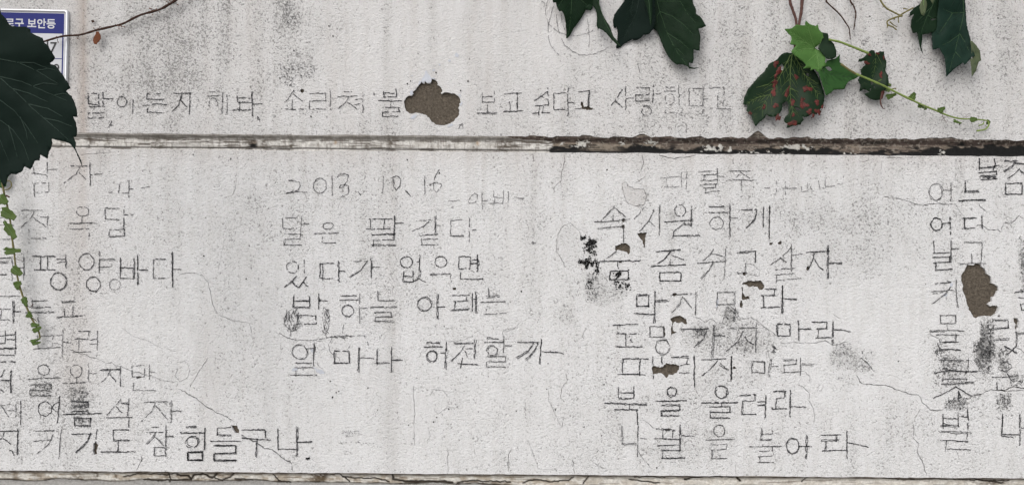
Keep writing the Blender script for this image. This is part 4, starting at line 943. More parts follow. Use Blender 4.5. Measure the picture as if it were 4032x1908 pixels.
write_line('tiny faint pencil note low in the middle of the wall', [
 ('C1', '/ 640 815 655 808 662 822 648 832 638 822;/ 665 820 678 818;/ 680 808 682 835;/ 690 806 690 838;/ 668 842 690 842 670 855 692 856'), ('C1', '/ 715 812 698 838;/ 712 822 728 838;/ 695 848 730 846'), ('C1', '/ 735 815 770 814;/ 738 815 738 835 775 834;/ 760 845 800 840'),
 ('C1', '/ 620 900 660 902;/ 635 888 650 910;/ 672 895 690 910;/ 720 892 700 915'), ('C1', '/ 750 895 785 898;/ 760 885 790 915;/ 800 900 860 910'), ('C1', '/ 655 965 685 962 660 985;/ 690 965 720 985;/ 650 990 690 985'),
], 'charcoal_faint', 1.7, 0.2, 'pencil_note', 'letter')

write_line('heading of the right-hand verse', [('B2', '/ 1110 192 1258 180;/ 1160 188 1160 270;/ 1138 259 1250 256;/ 1270 150 1270 262;/ 1307 145 1303 275;/ 1270 198 1318 196'), ('B2', '/ 1405 145 1500 140;/ 1420 170 1540 162;/ 1440 168 1432 212;/ 1410 212 1545 207;/ 1410 242 1535 235;/ 1530 236 1530 265;/ 1433 268 1530 262;/ 1450 268 1448 310;/ 1445 300 1556 290;ㅏ 1535 120 1592 235'), ('B2', '/ 1632 141 1785 135;/ 1715 145 1675 190;/ 1712 150 1780 196;/ 1600 212 1680 204 1838 207;/ 1720 207 1722 283')], w=2.8, gap=0.18)
write_line('small signature right of the heading of the right-hand verse', [('B2', '/ 1888 270 1930 268'), ('B3', '/ 64 215 62 295;/ 62 294 130 290;/ 130 212 126 318;/ 130 268 215 270'), ('B3', '/ 248 240 246 290;/ 246 290 300 288;/ 290 220 298 290;/ 305 225 330 285;/ 380 215 385 285;/ 380 255 425 268;/ 430 205 432 310;/ 430 255 500 252'), ('B3', '/ 515 235 560 240')], 'charcoal_soft', 2.5, 0.26)
write_line('first line of the right-hand verse', [
 ('B2', '/* 765 405 665 510;/* 768 412 850 480;/* 760 465 758 510;/* 615 522 780 515 880 502;/* 645 568 840 552;/* 838 565 836 680'), ('B2', '/ 990 408 950 460 915 500;/* 1062 430 1020 520 955 590;/ 1022 512 1070 550;/* 1110 395 1105 620'),
 ('B2', 'ㅇ 1222 388 1300 475;/* 1140 520 1345 506;/* 1347 402 1343 550;/* 1280 535 1345 545;/ 1280 538 1210 590 1207 640;/* 1200 625 1410 618'), ('B2', '/* 1475 406 1600 408;/* 1445 453 1620 447;ㅇ 1483 485 1585 577;/* 1637 390 1634 630;/ 1640 494 1695 490'),
 ('B2', '/* 1720 430 1838 425;/* 1836 432 1820 500 1755 566;/ 1845 466 1885 462;/* 1885 408 1886 560;/* 1926 395 1924 660;/ 1932 400 1928 650'),
], gap=0.26)
write_line('second line of the right-hand verse', [
 ('B2', '/ 780 735 740 775 690 808;/* 660 818 965 815;/ 797 820 797 872;ㅁ* 735 892 872 955'), ('B2', '/* 1083 748 1265 732;/* 1190 745 1150 800 1085 838;/ 1192 766 1287 802;/ 1190 800 1186 842;/* 1040 851 1302 838;ㅁ* 1105 898 1268 960'), ('B2', '/* 1510 720 1480 770 1430 808;/ 1490 755 1582 776;/* 1390 825 1600 812;/* 1512 815 1480 880 1415 946;/ 1600 720 1590 955'),
 ('B2', '/* 1690 752 1830 742;/* 1828 745 1822 830;/ 1752 828 1750 890;/* 1685 903 1760 900'), ('B3', '/* 168 708 100 780 15 838;/* 90 785 142 822;/* 178 690 176 905;/ 180 766 255 764;/* 50 878 200 866;/ 50 918 200 910;/ 70 918 65 978;/ 62 952 248 943'), ('B3', '/* 280 748 458 740;/* 350 752 335 810 300 880;/* 350 800 380 850 415 880;/* 450 695 445 945;/* 455 830 558 832'),
], gap=0.29)
write_line('third line of the right-hand verse', [
 ('R4', 'ㅁ* 285 266 408 388;/* 470 220 470 440;/* 472 326 605 322;/* 255 455 470 460;/* 468 460 466 565'), ('R4', '/* 645 260 860 250;/* 765 280 735 360 650 455;/* 770 295 855 405;/* 903 222 896 470'), ('R4', 'ㅁ* 1125 237 1300 370;/ 1125 360 1118 420'), ('R4', '/* 1620 207 1742 205;/* 1735 205 1722 268;/* 1578 270 1730 266;/* 1605 270 1606 395;/* 1575 394 1772 388;/* 1807 165 1800 465;/* 1803 170 1806 460;/* 1815 300 1955 310'),
], gap=0.25)
write_line('fourth line of the right-hand verse', [
 ('R4', '/* 40 584 300 574;/ 90 580 90 668;/* 75 664 315 662;/* 168 670 166 800;/* 45 802 342 800'), ('R4', 'ㅁ* 417 592 566 703;ㅇ* 482 732 632 882'), ('R4', '/* 740 627 1035 624;/* 1015 640 970 730 875 812;/* 1090 575 1072 918;/* 1090 688 1198 688'), ('R4', '/* 1240 612 1545 606;/* 1395 640 1340 750 1218 855;/* 1400 700 1440 750 1500 782;/* 1527 560 1522 862'),
 ('R4', 'ㅁ* 1747 573 1880 692;/* 1972 530 1974 742;/* 1978 626 2105 618'), ('R4', '/* 2105 545 2262 550;/* 2262 550 2262 612;/* 2160 626 2270 618;/ 2178 626 2168 712;/* 2150 716 2320 712;/* 2332 540 2330 788;/* 2338 628 2420 630 2515 648'),
], gap=0.26)
write_line('fifth line of the right-hand verse, with a bare patch in it', [
 ('R4', 'ㄷ* 135 935 305 1085;/ 80 1085 380 1092;/* 318 936 405 930;/* 312 935 305 1108'), ('R4', '/ 455 908 455 1005;/ 455 1095 455 1138;/ 545 905 545 985;/* 640 917 825 912;/ 822 912 805 985;/ 735 992 835 985;/ 722 1080 832 1076'), ('R4', '/* 876 890 884 1000 880 1100 886 1225'), ('R4', '/* 958 942 1215 934;/* 1122 945 1070 1020 968 1102;/* 1145 980 1238 1048;/* 1270 902 1266 1158;/* 1266 910 1270 1150'),
 ('R4', 'ㅁ* 1487 962 1612 1075;/* 1680 930 1665 1108;/ 1690 1005 1762 1010'), ('R4', '/* 1810 942 1952 942;/ 1945 942 1940 988;/* 1815 992 1950 985;/ 1822 990 1818 1072;/* 1800 1074 1990 1066;/* 1995 915 1993 1098;/* 1998 986 2135 990'),
], gap=0.29)
write_line('sixth line of the right-hand verse', [
 ('C2', 'ㅂ* 800 480 915 568;/* 690 606 850 610 1012 616;/ 880 612 880 656;/* 765 653 945 655;/* 935 655 940 770'), ('C2', 'ㅇ* 1165 485 1230 556;/* 1080 590 1310 587;ㄹ* 1120 622 1258 698'), ('C2', 'ㅇ* 1525 475 1615 568;/* 1415 600 1690 597;/ 1570 600 1575 630;ㄹ* 1482 632 1635 712'),
 ('C2', '/* 1700 541 1828 537;/* 1822 540 1820 590;/ 1730 590 1820 588;/* 1730 590 1726 690;/* 1722 690 1832 686;/* 1908 545 1900 715;/* 1838 596 1900 592;/* 1838 624 1900 620'), ('C3', '/* 38 517 138 514;/* 132 515 128 565;/ 58 566 130 562;/ 62 566 58 645;/* 25 648 138 645;/* 170 503 166 708;/ 172 630 285 632'),
], gap=0.29)
write_line('last line of the right-hand verse', [
 ('C2', 'ㄴ* 822 770 930 910;/* 947 770 940 900 944 1005;/ 950 870 1008 872'), ('C2', '/* 1075 795 1220 806;/ 1130 806 1128 868;/ 1208 806 1206 868;/* 1060 868 1255 873;/* 1265 765 1262 960;/ 1270 850 1368 846;/* 1090 918 1260 912;/* 1120 958 1265 955;/ 1130 958 1125 1020;/* 1120 1016 1302 1014;/ 1160 1020 1300 1010'), ('C2', 'ㅇ* 1517 767 1598 853;/* 1455 878 1675 874;/ 1485 915 1615 910;/ 1610 912 1605 950;/ 1490 955 1605 950;/* 1498 955 1495 1020;/* 1490 1015 1612 1012'),
 ('C2', '/* 1868 792 1866 880;/ 1952 785 1950 835;/ 1870 836 1950 834;/* 1862 878 1955 876;/* 1780 930 2022 925;/* 1955 930 1952 965;/ 1825 968 1955 962;/ 1955 965 1955 1000;/ 1840 1002 1952 998;/* 1860 1000 1860 1048;/* 1838 1048 1960 1046'), ('C3', 'ㅇ* 135 868 228 985;/* 228 920 330 925;/* 292 842 285 1020'), ('C3', '/* 400 842 545 838;/* 515 838 508 892;/* 395 887 528 882;/* 430 890 430 958;/* 408 958 585 952;/* 588 812 588 1025;/* 592 900 680 915 755 932'),
], gap=0.27)
write_line('upper half of the right-hand column of writing', [
 ('R5', 'ㅇ* 100 330 240 498;/* 250 397 345 396;/* 328 318 330 515'), ('R5', '/* 474 300 474 405;/* 465 410 625 403;/* 405 498 540 494 690 492'), ('R5', 'ㅇ* 112 688 235 815;/* 235 738 325 728;/* 322 670 325 855'), ('R5', '/* 450 686 590 683;/* 467 686 470 792;/* 445 793 575 792;/* 653 650 655 800'),
 ('R5', '/* 150 925 152 1045;/* 135 1043 325 1040;/* 325 920 325 1150;/* 328 1006 405 1004'), ('R5', '/* 462 937 652 936;/* 648 940 640 1142;/* 540 1050 540 1155;/* 425 1166 540 1150 695 1156'), ('R6', '/* 150 45 365 35;/* 368 22 370 100;/* 168 106 370 97;/* 192 105 190 190;/* 188 189 388 180'),
 ('R6', '/* 182 352 372 345;/* 322 320 375 335;/* 142 456 412 434;/ 155 472 290 455;/* 368 388 300 480 142 592;/* 437 303 440 450 456 650'),
], gap=0.22)
write_line('lower half of the right-hand column of writing, partly rubbed out', [
 ('R6', 'ㅁ* 245 726 436 828;/* 330 858 330 905;/* 115 916 400 908 532 918;/ 120 938 300 935'), ('R6', '/* 192 970 472 970;/* 436 950 430 1036;/* 270 1055 468 1050;/* 215 1060 240 1150;/* 248 1142 370 1138 490 1150'), ('R7', '/* 240 15 405 12;/* 210 100 345 88 432 97'), ('R7', '/* 360 205 512 212;/* 512 182 512 292;/* 200 200 350 205'), ('R7', '/* 150 332 320 310 450 318 605 320;/* 487 310 485 345'),
 ('R7', '/* 260 396 495 398;/* 220 452 360 452 565 438;/* 470 425 565 425'), ('R7', '/* 382 465 300 520 140 592;/* 380 478 470 530 548 582;/* 405 525 440 590 400 610;/* 410 540 402 600'), ('R7', '/* 240 760 242 920;/* 242 808 400 815;/* 210 888 408 886;/ 245 855 320 880;/* 408 740 408 890;/* 412 795 512 797;/* 500 715 510 830 506 920'),
 ('R7', '/* 195 942 380 955 540 960;/* 502 962 500 1030;/* 215 1032 505 1042;/ 380 1048 505 1058;/* 280 1035 272 1150;/* 280 1130 400 1135 530 1138'),
], gap=0.20)
write_line('writing cut off by the right edge of the picture', [
 ('R5', '/* 630 60 628 180;/* 625 160 740 152 830 128;/* 772 62 785 120 765 190;/* 605 212 800 198;/* 798 195 800 240;/* 632 250 805 238;/* 640 285 810 275;/* 650 265 790 262'), ('R5', '/* 882 90 1025 83;/* 1000 105 960 150 878 200;/* 990 112 1092 118;/* 922 265 1000 215 1040 168;/* 1040 172 1092 212;ㅁ* 898 322 1072 438'),
 ('R6', '/* 910 797 1070 796;/* 890 890 1082 885;/ 1062 800 1066 890;/* 908 1016 1080 1015'), ('R6', '/* 1160 920 1166 1000 1160 1100;/* 1168 938 1256 934;/ 1170 960 1256 955'), ('R6', '/* 1010 1098 1110 1150 1160 1186;/* 1170 1090 1060 1192'), ('R6', '/ 1138 462 1256 440;/ 1185 512 1256 520;/* 1215 590 1222 665 1256 668;/* 1220 600 1256 590'),
 ('R7', '/* 868 768 858 995;/ 850 995 975 1002;/* 868 972 1045 975;/* 1052 768 1050 910;/ 1050 910 1042 1090;/* 1055 908 1100 910'), ('R7', '/* 805 428 808 510;/ 750 378 850 380;/* 860 380 1040 362;/ 838 260 880 215 950 240 962 280 900 320 850 300;/* 910 340 950 415'),
], gap=0.22)

# ---- mould, clumped black specks on the stucco
def specks(name, spots, mat, n, rmin, rmax):
    V3, F = [], []
    for (cx, cy, sx, sy, k) in spots:
        for _ in range(int(n*k)):
            x, y = random.gauss(cx, sx), random.gauss(cy, sy)
            if fbm(x/11, y/11, 301, 2) < 0.48: continue
            r = random.uniform(rmin, rmax); m = random.choice((4, 5, 6)); b = len(V3); a0 = random.uniform(0, 6)
            for t in range(m):
                rr = r*random.uniform(.5, 1.3); px, py, pz = P(x+rr*math.cos(a0-6.283*t/m), y+rr*math.sin(a0-6.283*t/m)); V3.append((px, py-0.0011-0.0002*random.random(), pz))
            F.append(tuple(range(b, b+m)))
    o = mesh_obj(name, V3, orient(V3, F), M[mat], wall)
    o['kind'] = 'stuff'
    return o
def vs(view, cx, cy, sx, sy, k): (a, b), = T(view, [(cx, cy)]); z = Z(view); return (a, b, sx/z, sy/z, k)
specks('mould_stain', [vs('B2', 535, 638, 14, 10, .5), vs('B2', 590, 665, 26, 14, 1), vs('B2', 565, 715, 14, 18, .9), vs('B2', 612, 700, 22, 30, .8), vs('B2', 590, 770, 26, 30, .6), vs('B2', 632, 770, 10, 50, .5), vs('B2', 515, 820, 9, 10, .3),
    vs('B2', 560, 835, 18, 18, 1), vs('B2', 612, 880, 22, 28, 1.6), vs('B2', 590, 830, 30, 22, .6), vs('B2', 588, 990, 16, 24, .7), vs('B2', 800, 910, 12, 12, .6), vs('B2', 858, 935, 10, 26, 1.2), vs('B2', 800, 970, 18, 30, .9), vs('B2', 830, 1000, 40, 30, .5), vs('B2', 870, 1010, 12, 20, .4)],
    'mould', 190, 0.9, 3.3)
specks('fly_specks', [vs('R4', 240, 740, 20, 26, .6), vs('R4', 1715, 805, 18, 14, .8), vs('R4', 1710, 850, 14, 22, .4), vs('R7', 415, 570, 14, 24, 1.0), vs('R4', 1215, 430, 8, 18, .6), vs('R4', 1290, 520, 16, 16, .6), vs('B2', 160, 680, 16, 12, .5), vs('R4', 880, 640, 40, 14, .5)], 'charcoal', 60, 1.0, 2.6)
def rubbed(rects):
    """charcoal rubbed into the stucco: grit caught on the high points"""
    V3, F = [], []
    for v, x0, y0, x1, y1, n in rects:
        (a, b), (c, e) = T(v, [(x0, y0), (x1, y1)])
        for _ in range(int(n*0.5)):
            x, y = random.uniform(a, c)+random.gauss(0, 3), random.uniform(b, e)+random.gauss(0, 4)
            if fbm(x/9, y/14, 311, 2) < 0.36: continue
            L_, w_, an = random.uniform(1.2, 5.0), random.uniform(.5, 1.5), random.gauss(1.2, .9); k = len(V3)
            for t_, q_ in ((-1, -.6), (1, -1), (.8, 1), (-.9, .7)):
                u, v2 = L_*t_, w_*q_; p = P(x+u*math.cos(an)-v2*math.sin(an), y+u*math.sin(an)+v2*math.cos(an)); V3.append((p[0], p[1]-0.0012, p[2]))
            F.append((k, k+1, k+2, k+3))
    o = mesh_obj('rubbed_charcoal', V3, orient(V3, F), M['charcoal_soft'], wall); o['kind'] = 'stuff'
rubbed([('R6', 735, 775, 895, 1230, 900), ('R7', 600, 0, 740, 330, 620), ('R7', 565, 20, 620, 240, 130), ('R7', 830, 80, 930, 320, 260), ('R7', 200, 170, 430, 310, 420), ('R7', 150, 0, 235, 150, 150), ('R7', 150, 320, 480, 470, 330), ('R7', 275, 605, 480, 715, 330),
        ('R7', 805, 545, 950, 710, 240), ('R7', 950, 350, 1080, 460, 160), ('R8', 690, 400, 850, 640, 360), ('R8', 720, 690, 870, 765, 110), ('R8', 290, 370, 490, 480, 150), ('R4', 1215, 400, 1340, 520, 170), ('R4', 860, 610, 1010, 700, 130), ('R5', 1040, 880, 1092, 1219, 120), ('C3', 690, 190, 780, 360, 70),
        ('C3', 500, 160, 620, 260, 110), ('R4', 1100, 560, 1500, 880, 260), ('B2', 560, 930, 640, 1120, 110), ('A1', 190, 500, 290, 660, 130), ('A1', 300, 490, 440, 580, 100), ('A1', 210, 20, 290, 180, 110), ('R6', 1215, 100, 1256, 460, 110)])
def pin_holes():
    pts = [('A1',1160,610),('A1',1135,630),('A1',1350,545),('A1',1215,405),('A1',578,272),('A1',548,198),('A1',1590,610),('A1',1218,168),('A1',285,382),('A1',355,852),('A1',413,875),('A1',180,588),('A1',1535,680),('B1',1135,55),('B1',695,75),('B1',1375,155),('B1',130,660),
           ('C1',558,440),('C1',602,525),('C1',622,515),('C1',575,560),('C1',1145,768),('C1',1180,870),('C1',1170,908),('C1',1332,745),('C1',1356,710),('C1',1667,668),('C1',1445,648),('C1',912,655),('C1',840,490),('C1',1412,30),
           ('C2',690,465),('C2',345,618),('C2',325,655),('C2',270,308),('C2',260,500),('C2',540,782),('C2',670,848),('C2',640,965),('C2',1740,247),('C2',32,662),('C2',1085,1088),('A3',62,287),('A3',762,125),('A3',1722,138),('A3',1905,197),('A3',1435,933),
           ('B2',712,130),('B2',578,428),('B2',70,1040),('A0',693,160),('B0',1870,698),('B0',1530,775),('B0',1450,16),('B0',1732,50),('B0',1848,946),('B3',1108,463),('B3',1180,985),('C3',975,290),('C3',1025,370),('A2',697,297)]
    V3, F = [], []
    for v, a, b in pts:
        (x, y), = T(v, [(a, b)]); r = random.uniform(1.6, 3.4); k = len(V3); m = 7
        for t in range(m):
            rr = r*random.uniform(.7, 1.25); q = P(x+rr*math.cos(-6.283*t/m), y+rr*1.2*math.sin(-6.283*t/m)); V3.append((q[0], q[1]-0.0012, q[2]))
        F.append(tuple(range(k, k+m)))
    o = mesh_obj('pin_holes', V3, orient(V3, F), M['dark_hole'], wall); o['kind'] = 'stuff'
pin_holes()

# ------------------------------------------------------------------ plate with the lamp's address, on the wall at the left
def make_sign():
    th = 0.021; ax, ay = 276.0, 42.0            # top right corner in the photo
    ct, st_ = math.cos(th), math.sin(th)
    def L(u, v): return (ax + u*ct - v*st_, ay + u*st_ + v*ct)      # u to the right (negative), v down, photo px
    root = empty('street_light_plate', P(*L(-172, 330)))
    tag(root, 'blue and white metal address plate of a street lamp, half hidden by a big leaf', 'sign')
    def rr(u0, v0, u1, v1, r, n=6):
        out = []
        for cx, cy, a in ((u1-r, v0+r, -90), (u1-r, v1-r, 0), (u0+r, v1-r, 90), (u0+r, v0+r, 180)):
            for i in range(n+1):
                an = math.radians(a + 90*i/n); out.append((cx + r*math.cos(an), cy + r*math.sin(an)))
        return out
    def slab(name, loop, d0, d1, mat):
        n = len(loop); v = [P(*L(*p), 0) for p in loop]
        vs_ = [(x, -d1, z) for x, y, z in v] + [(x, -d0, z) for x, y, z in v]
        f = [tuple(range(n-1, -1, -1))] + [(i, (i+1) % n, n+(i+1) % n, n+i) for i in range(n)]
        o = mesh_obj(name, vs_, f, mat, root); return o
    def ring(name, rings, mat):
        n = len(rings[0][0]); vs_, f = [], []
        for lp, d in rings: vs_ += [(P(*L(*p))[0], -d, P(*L(*p))[2]) for p in lp]
        for k in range(len(rings)-1):
            for i in range(n): f.append((k*n+i, k*n+(i+1) % n, (k+1)*n+(i+1) % n, (k+1)*n+i))
        return mesh_obj(name, vs_, f, mat, root, True)
    ring('frame', [(rr(-344, 0, 0, 300, 14), 0.001), (rr(-344, 0, 0, 300, 14), 0.005), (rr(-341, 3, -3, 297, 12), 0.0075), (rr(-337, 7, -7, 293, 10), 0.0078), (rr(-334, 10, -10, 290, 9), 0.0060), (rr(-332, 12, -12, 288, 8), 0.0046)], M['sign_frame'])
    slab('plate', rr(-335, 9, -9, 291, 9), 0.001, 0.0044, M['sign_white'])
    slab('header_band', [(-326, 15), (-18, 15), (-18, 94), (-326, 94)], 0.0044, 0.0047, M['sign_blue'])
    for nm, q in (('border_line', [(-24, 94.5), (-19, 94.5), (-19, 284), (-24, 284)]), ('border_line', [(-326, 94.5), (-321, 94.5), (-321, 284), (-326, 284)]), ('border_line', [(-320.5, 281), (-24.5, 281), (-24.5, 285), (-320.5, 285)]), ('divider_line', [(-320.5, 191), (-24.5, 191), (-24.5, 194), (-320.5, 194)])):
        slab(nm, q, 0.0044, 0.0047, M['sign_blue'])
    def text(body, u, v, size, mat, bold, align='LEFT'):
        cu = bpy.data.curves.new('lettering', 'FONT'); cu.body = body; cu.size = 1.0; cu.offset = bold; cu.resolution_u = 3
        t = bpy.data.objects.new('tmp', cu); COL.objects.link(t)
        dg = bpy.context.evaluated_depsgraph_get(); me = bpy.data.meshes.new_from_object(t.evaluated_get(dg))
        bpy.data.objects.remove(t)
        vs_ = np.array([v_.co[:] for v_ in me.vertices]); fs = [tuple(p.vertices) for p in me.polygons]
        x0, x1 = vs_[:, 0].min(), vs_[:, 0].max()
        V3 = []
        for a, b, c in vs_:
            q = P(*L(u + (a - (x1 if align == 'RIGHT' else x0))*size, v - b*size)); V3.append((q[0], -0.00495, q[2]))
        return mesh_obj('lettering', V3, orient(V3, fs), mat, root)
    text('로구 보안등', -51, 71.5, 41, M['sign_white'], 0.022, 'RIGHT')
    text('길7', -44, 166, 55, M['sign_black'], 0.012, 'RIGHT')
    text('9', -33, 248, 50, M['sign_black'], 0.012, 'RIGHT')
make_sign()

# ------------------------------------------------------------------ ivy
def leaf(name, view, outline, depth, mat, parent, veins=(), vein_mat='vein_dark', fold=None, cup=0.006, tilt=(0, 0), grid=11.0, vw=3.2, jag=1.0, seed=0, thick=0.0005, holes=(), side=True):
    """a blade cut to its outline, bent in depth, with thickness and raised veins"""
    lp = T(view, outline)
    # small irregularities along the margin
    lp = rough_loop(lp, 7.0, jag, seed)
    a = np.asarray(lp); c = a.mean(0); sx, sy = np.ptp(a[:, 0]), np.ptp(a[:, 1])
    gx, gy = np.meshgrid(np.arange(a[:, 0].min(), a[:, 0].max(), grid), np.arange(a[:, 1].min(), a[:, 1].max(), grid))
    gx = gx.ravel() + RNG.uniform(-2, 2, gx.size); gy = gy.ravel() + RNG.uniform(-2, 2, gy.size)
    ins = in_poly(gx, gy, a)
    verts = lp + list(zip(gx[ins].tolist(), gy[ins].tolist()))
    n = len(lp)
    eds = [(i, (i+1) % n) for i in range(n)]
    hl = [rough_loop(T(view, h), 5.0, 1.2, seed+1) for h in holes]
    for h in hl:
        b0 = len(verts); verts += h; eds += [(b0+i, b0+(i+1) % len(h)) for i in range(len(h))]
    vo, _, fo, _, _, _ = delaunay_2d_cdt([Vector(v) for v in verts], eds, [], 0, 1e-4)
    vo = np.array([(v.x, v.y) for v in vo]); fo = np.array([tuple(f) for f in fo if len(f) == 3])
    ct = vo[fo].mean(1); kp = in_poly(ct[:, 0], ct[:, 1], a)
    for h in hl: kp &= ~in_poly(ct[:, 0], ct[:, 1], h)
    fo = fo[kp]
    p, q, r = vo[fo[:, 0]], vo[fo[:, 1]], vo[fo[:, 2]]
    cr = (q[:, 0]-p[:, 0])*(r[:, 1]-p[:, 1]) - (q[:, 1]-p[:, 1])*(r[:, 0]-p[:, 0]); fo[cr > 0] = fo[cr > 0][:, ::-1]
    vlines = [T(view, v) for v in veins]
    slines = []
    if side:            # fine side veins, branching off the main ones and curving towards the margin
        rs = random.Random(seed*7+3)
        for vl in vlines:
            tot = sum(math.hypot(q_[0]-p_[0], q_[1]-p_[1]) for p_, q_ in zip(vl[:-1], vl[1:]))
            if tot < 50: continue
            run, nxt, sg = 0, rs.uniform(14, 30), 1
            for p_, q_ in zip(vl[:-1], vl[1:]):
                L_ = math.hypot(q_[0]-p_[0], q_[1]-p_[1]); ux_, uy_ = (q_[0]-p_[0])/L_, (q_[1]-p_[1])/L_
                while nxt < run + L_:
                    k_ = (nxt-run)/L_; x_, y_ = p_[0]+(q_[0]-p_[0])*k_, p_[1]+(q_[1]-p_[1])*k_
                    for sg in (1, -1):
                        an = math.atan2(uy_, ux_) + sg*rs.uniform(.65, .95); ln_ = max(14, tot*0.30*(1-0.55*nxt/tot))*rs.uniform(.7, 1.15)
                        pts_ = [(x_, y_)]
                        for m_ in range(6):
                            an -= sg*0.06; nx_, ny_ = pts_[-1][0]+math.cos(an)*ln_/6, pts_[-1][1]+math.sin(an)*ln_/6
                            if not in_poly(np.array([nx_]), np.array([ny_]), a)[0] or any(in_poly(np.array([nx_]), np.array([ny_]), hh)[0] for hh in hl): break
                            pts_.append((nx_, ny_))
                        if len(pts_) > 2: slines.append(pts_)
                    nxt += rs.uniform(20, 34)*max(.6, min(1.6, tot/260))
                run += L_
    sbox = [(min(q_[0] for q_ in vl)-11, min(q_[1] for q_ in vl)-11, max(q_[0] for q_ in vl)+11, max(q_[1] for q_ in vl)+11) for vl in slines]
    def dfun(x, y):
        x = np.asarray(x, float); y = np.asarray(y, float)
        d = depth + tilt[0]*(x-c[0])/max(sx, 1) + tilt[1]*(y-c[1])/max(sy, 1)
        d = d + cup*1.5*(fbm(x/110+seed, y/110, 401+seed, 2)-0.5)
        for vl in vlines:
            dd = polydist(x, y, vl); d = d - 0.0012*np.exp(-(dd/9.0)**2) - cup*0.35*np.exp(-(dd/45.0)**2)
        for vl, (bx0, by0, bx1, by1) in zip(slines, sbox):
            near = np.where((x > bx0) & (x < bx1) & (y > by0) & (y < by1))[0]
            if len(near): d[near] -= 0.0007*np.exp(-(polydist(x[near], y[near], vl)/5.0)**2)
        if fold is not None:
            fx, fy, ux, uy, amt = fold      # crease line through a point with a direction
            (fx, fy), = T(view, [(fx, fy)])
            s = ((x-fx)*-uy + (y-fy)*ux)
            d = d - amt*np.abs(s)/100.0
        return np.maximum(d, 0.004)
    dv = dfun(vo[:, 0], vo[:, 1])
    front = PA(vo[:, 0], vo[:, 1], dv)
    backv = front.copy(); backv[:, 1] += thick
    nv = len(vo)
    key = set(map(tuple, np.concatenate([fo[:, [0, 1]], fo[:, [1, 2]], fo[:, [2, 0]]]).tolist()))
    bd = [(u, w) for u, w in key if (w, u) not in key]
    F = [tuple(f) for f in fo] + [(f[2]+nv, f[1]+nv, f[0]+nv) for f in fo] + [(w, u, u+nv, w+nv) for u, w in bd]
    o = mesh_obj(name, np.concatenate([front, backv]), F, mat, parent, True)
    for vl in vlines:
        if len(vl) < 2: continue
        pl = wobble(vl, 8.0, 0.8, seed)
        x = [p_[0] for p_ in pl]; y = [p_[1] for p_ in pl]
        d = dfun(x, y)
        pts = [P(u, v, dd+0.0004) for u, v, dd in zip(x, y, d)]
        rad = [S*vw*0.5*(1-0.65*i/len(pts)) for i in range(len(pts))]
        tube('vein', pts, rad, M[vein_mat], o, 5)
    if slines:
        VV, FF = [], []
        for vl in slines:
            d_ = dfun([q_[0] for q_ in vl], [q_[1] for q_ in vl]); k0 = len(VV); m_ = len(vl)
            for i_, (q_, dd) in enumerate(zip(vl, d_)):
                p_, r_ = vl[max(i_-1, 0)], vl[min(i_+1, m_-1)]; L_ = math.hypot(r_[0]-p_[0], r_[1]-p_[1]) or 1
                nx_, ny_ = -(r_[1]-p_[1])/L_, (r_[0]-p_[0])/L_; w_ = vw*0.24*(1-0.6*i_/m_)
                VV += [P(q_[0]+nx_*w_, q_[1]+ny_*w_, dd+0.0005), P(q_[0], q_[1], dd+0.0009), P(q_[0]-nx_*w_, q_[1]-ny_*w_, dd+0.0005)]
                if i_: FF += [(k0+3*i_-3, k0+3*i_-2, k0+3*i_+1, k0+3*i_), (k0+3*i_-2, k0+3*i_-1, k0+3*i_+2, k0+3*i_+1)]
        sv = mesh_obj('side_veins', VV, orient(VV, FF), M[{'vein_lead': 'vein_faint', 'vein_dark': 'vein_faint', 'vein_green': 'vein_faint'}.get(vein_mat, vein_mat)], o); sv['kind'] = 'stuff'
    return o, dfun

def tube(name, pts, rad, mat, parent, n=6):
    pts = [Vector(p) for p in pts]; vs_, f = [], []
    for i, p in enumerate(pts):
        t = (pts[min(i+1, len(pts)-1)] - pts[max(i-1, 0)]).normalized()
        a = t.cross(Vector((0, 1, 0)));  a = a.normalized() if a.length > 1e-6 else Vector((1, 0, 0))
        b = t.cross(a).normalized()
        for k in range(n):
            an = 2*math.pi*k/n; vs_.append(p + (a*math.cos(an) + b*math.sin(an))*rad[i])
    for i in range(len(pts)-1):
        for k in range(n): f.append((i*n+k, i*n+(k+1) % n, (i+1)*n+(k+1) % n, (i+1)*n+k))
    f.append(tuple(range(n-1, -1, -1))); f.append(tuple(range((len(pts)-1)*n, len(pts)*n)))
    return mesh_obj(name, vs_, f, mat, parent, True)
def smooth_line(pts, sub=6):
    out = []
    for i in range(len(pts)-1):
        p0, p1, p2, p3 = pts[max(i-1, 0)], pts[i], pts[i+1], pts[min(i+2, len(pts)-1)]
        for j in range(sub):
            t = j/sub
            out.append(tuple(0.5*((2*b)+(-a+c)*t+(2*a-5*b+4*c-d)*t*t+(-a+3*b-3*c+d)*t**3) for a, b, c, d in zip(p0, p1, p2, p3)))
    out.append(tuple(pts[-1])); return out
def stem(name, view, pts, depths, r0, r1, mat, parent, knob=0.12):
    px = T(view, pts)
    if not isinstance(depths, (list, tuple)): depths = [depths]*len(px)
    sl = smooth_line([(a, b, d) for (a, b), d in zip(px, depths)])
    w = [P(a, b, d) for a, b, d in sl]; n = len(w)
    rad = [S*(r0+(r1-r0)*i/(n-1))*random.uniform(1-knob, 1+knob) for i in range(n)]
    return tube(name, w, rad, M[mat], parent, 7)
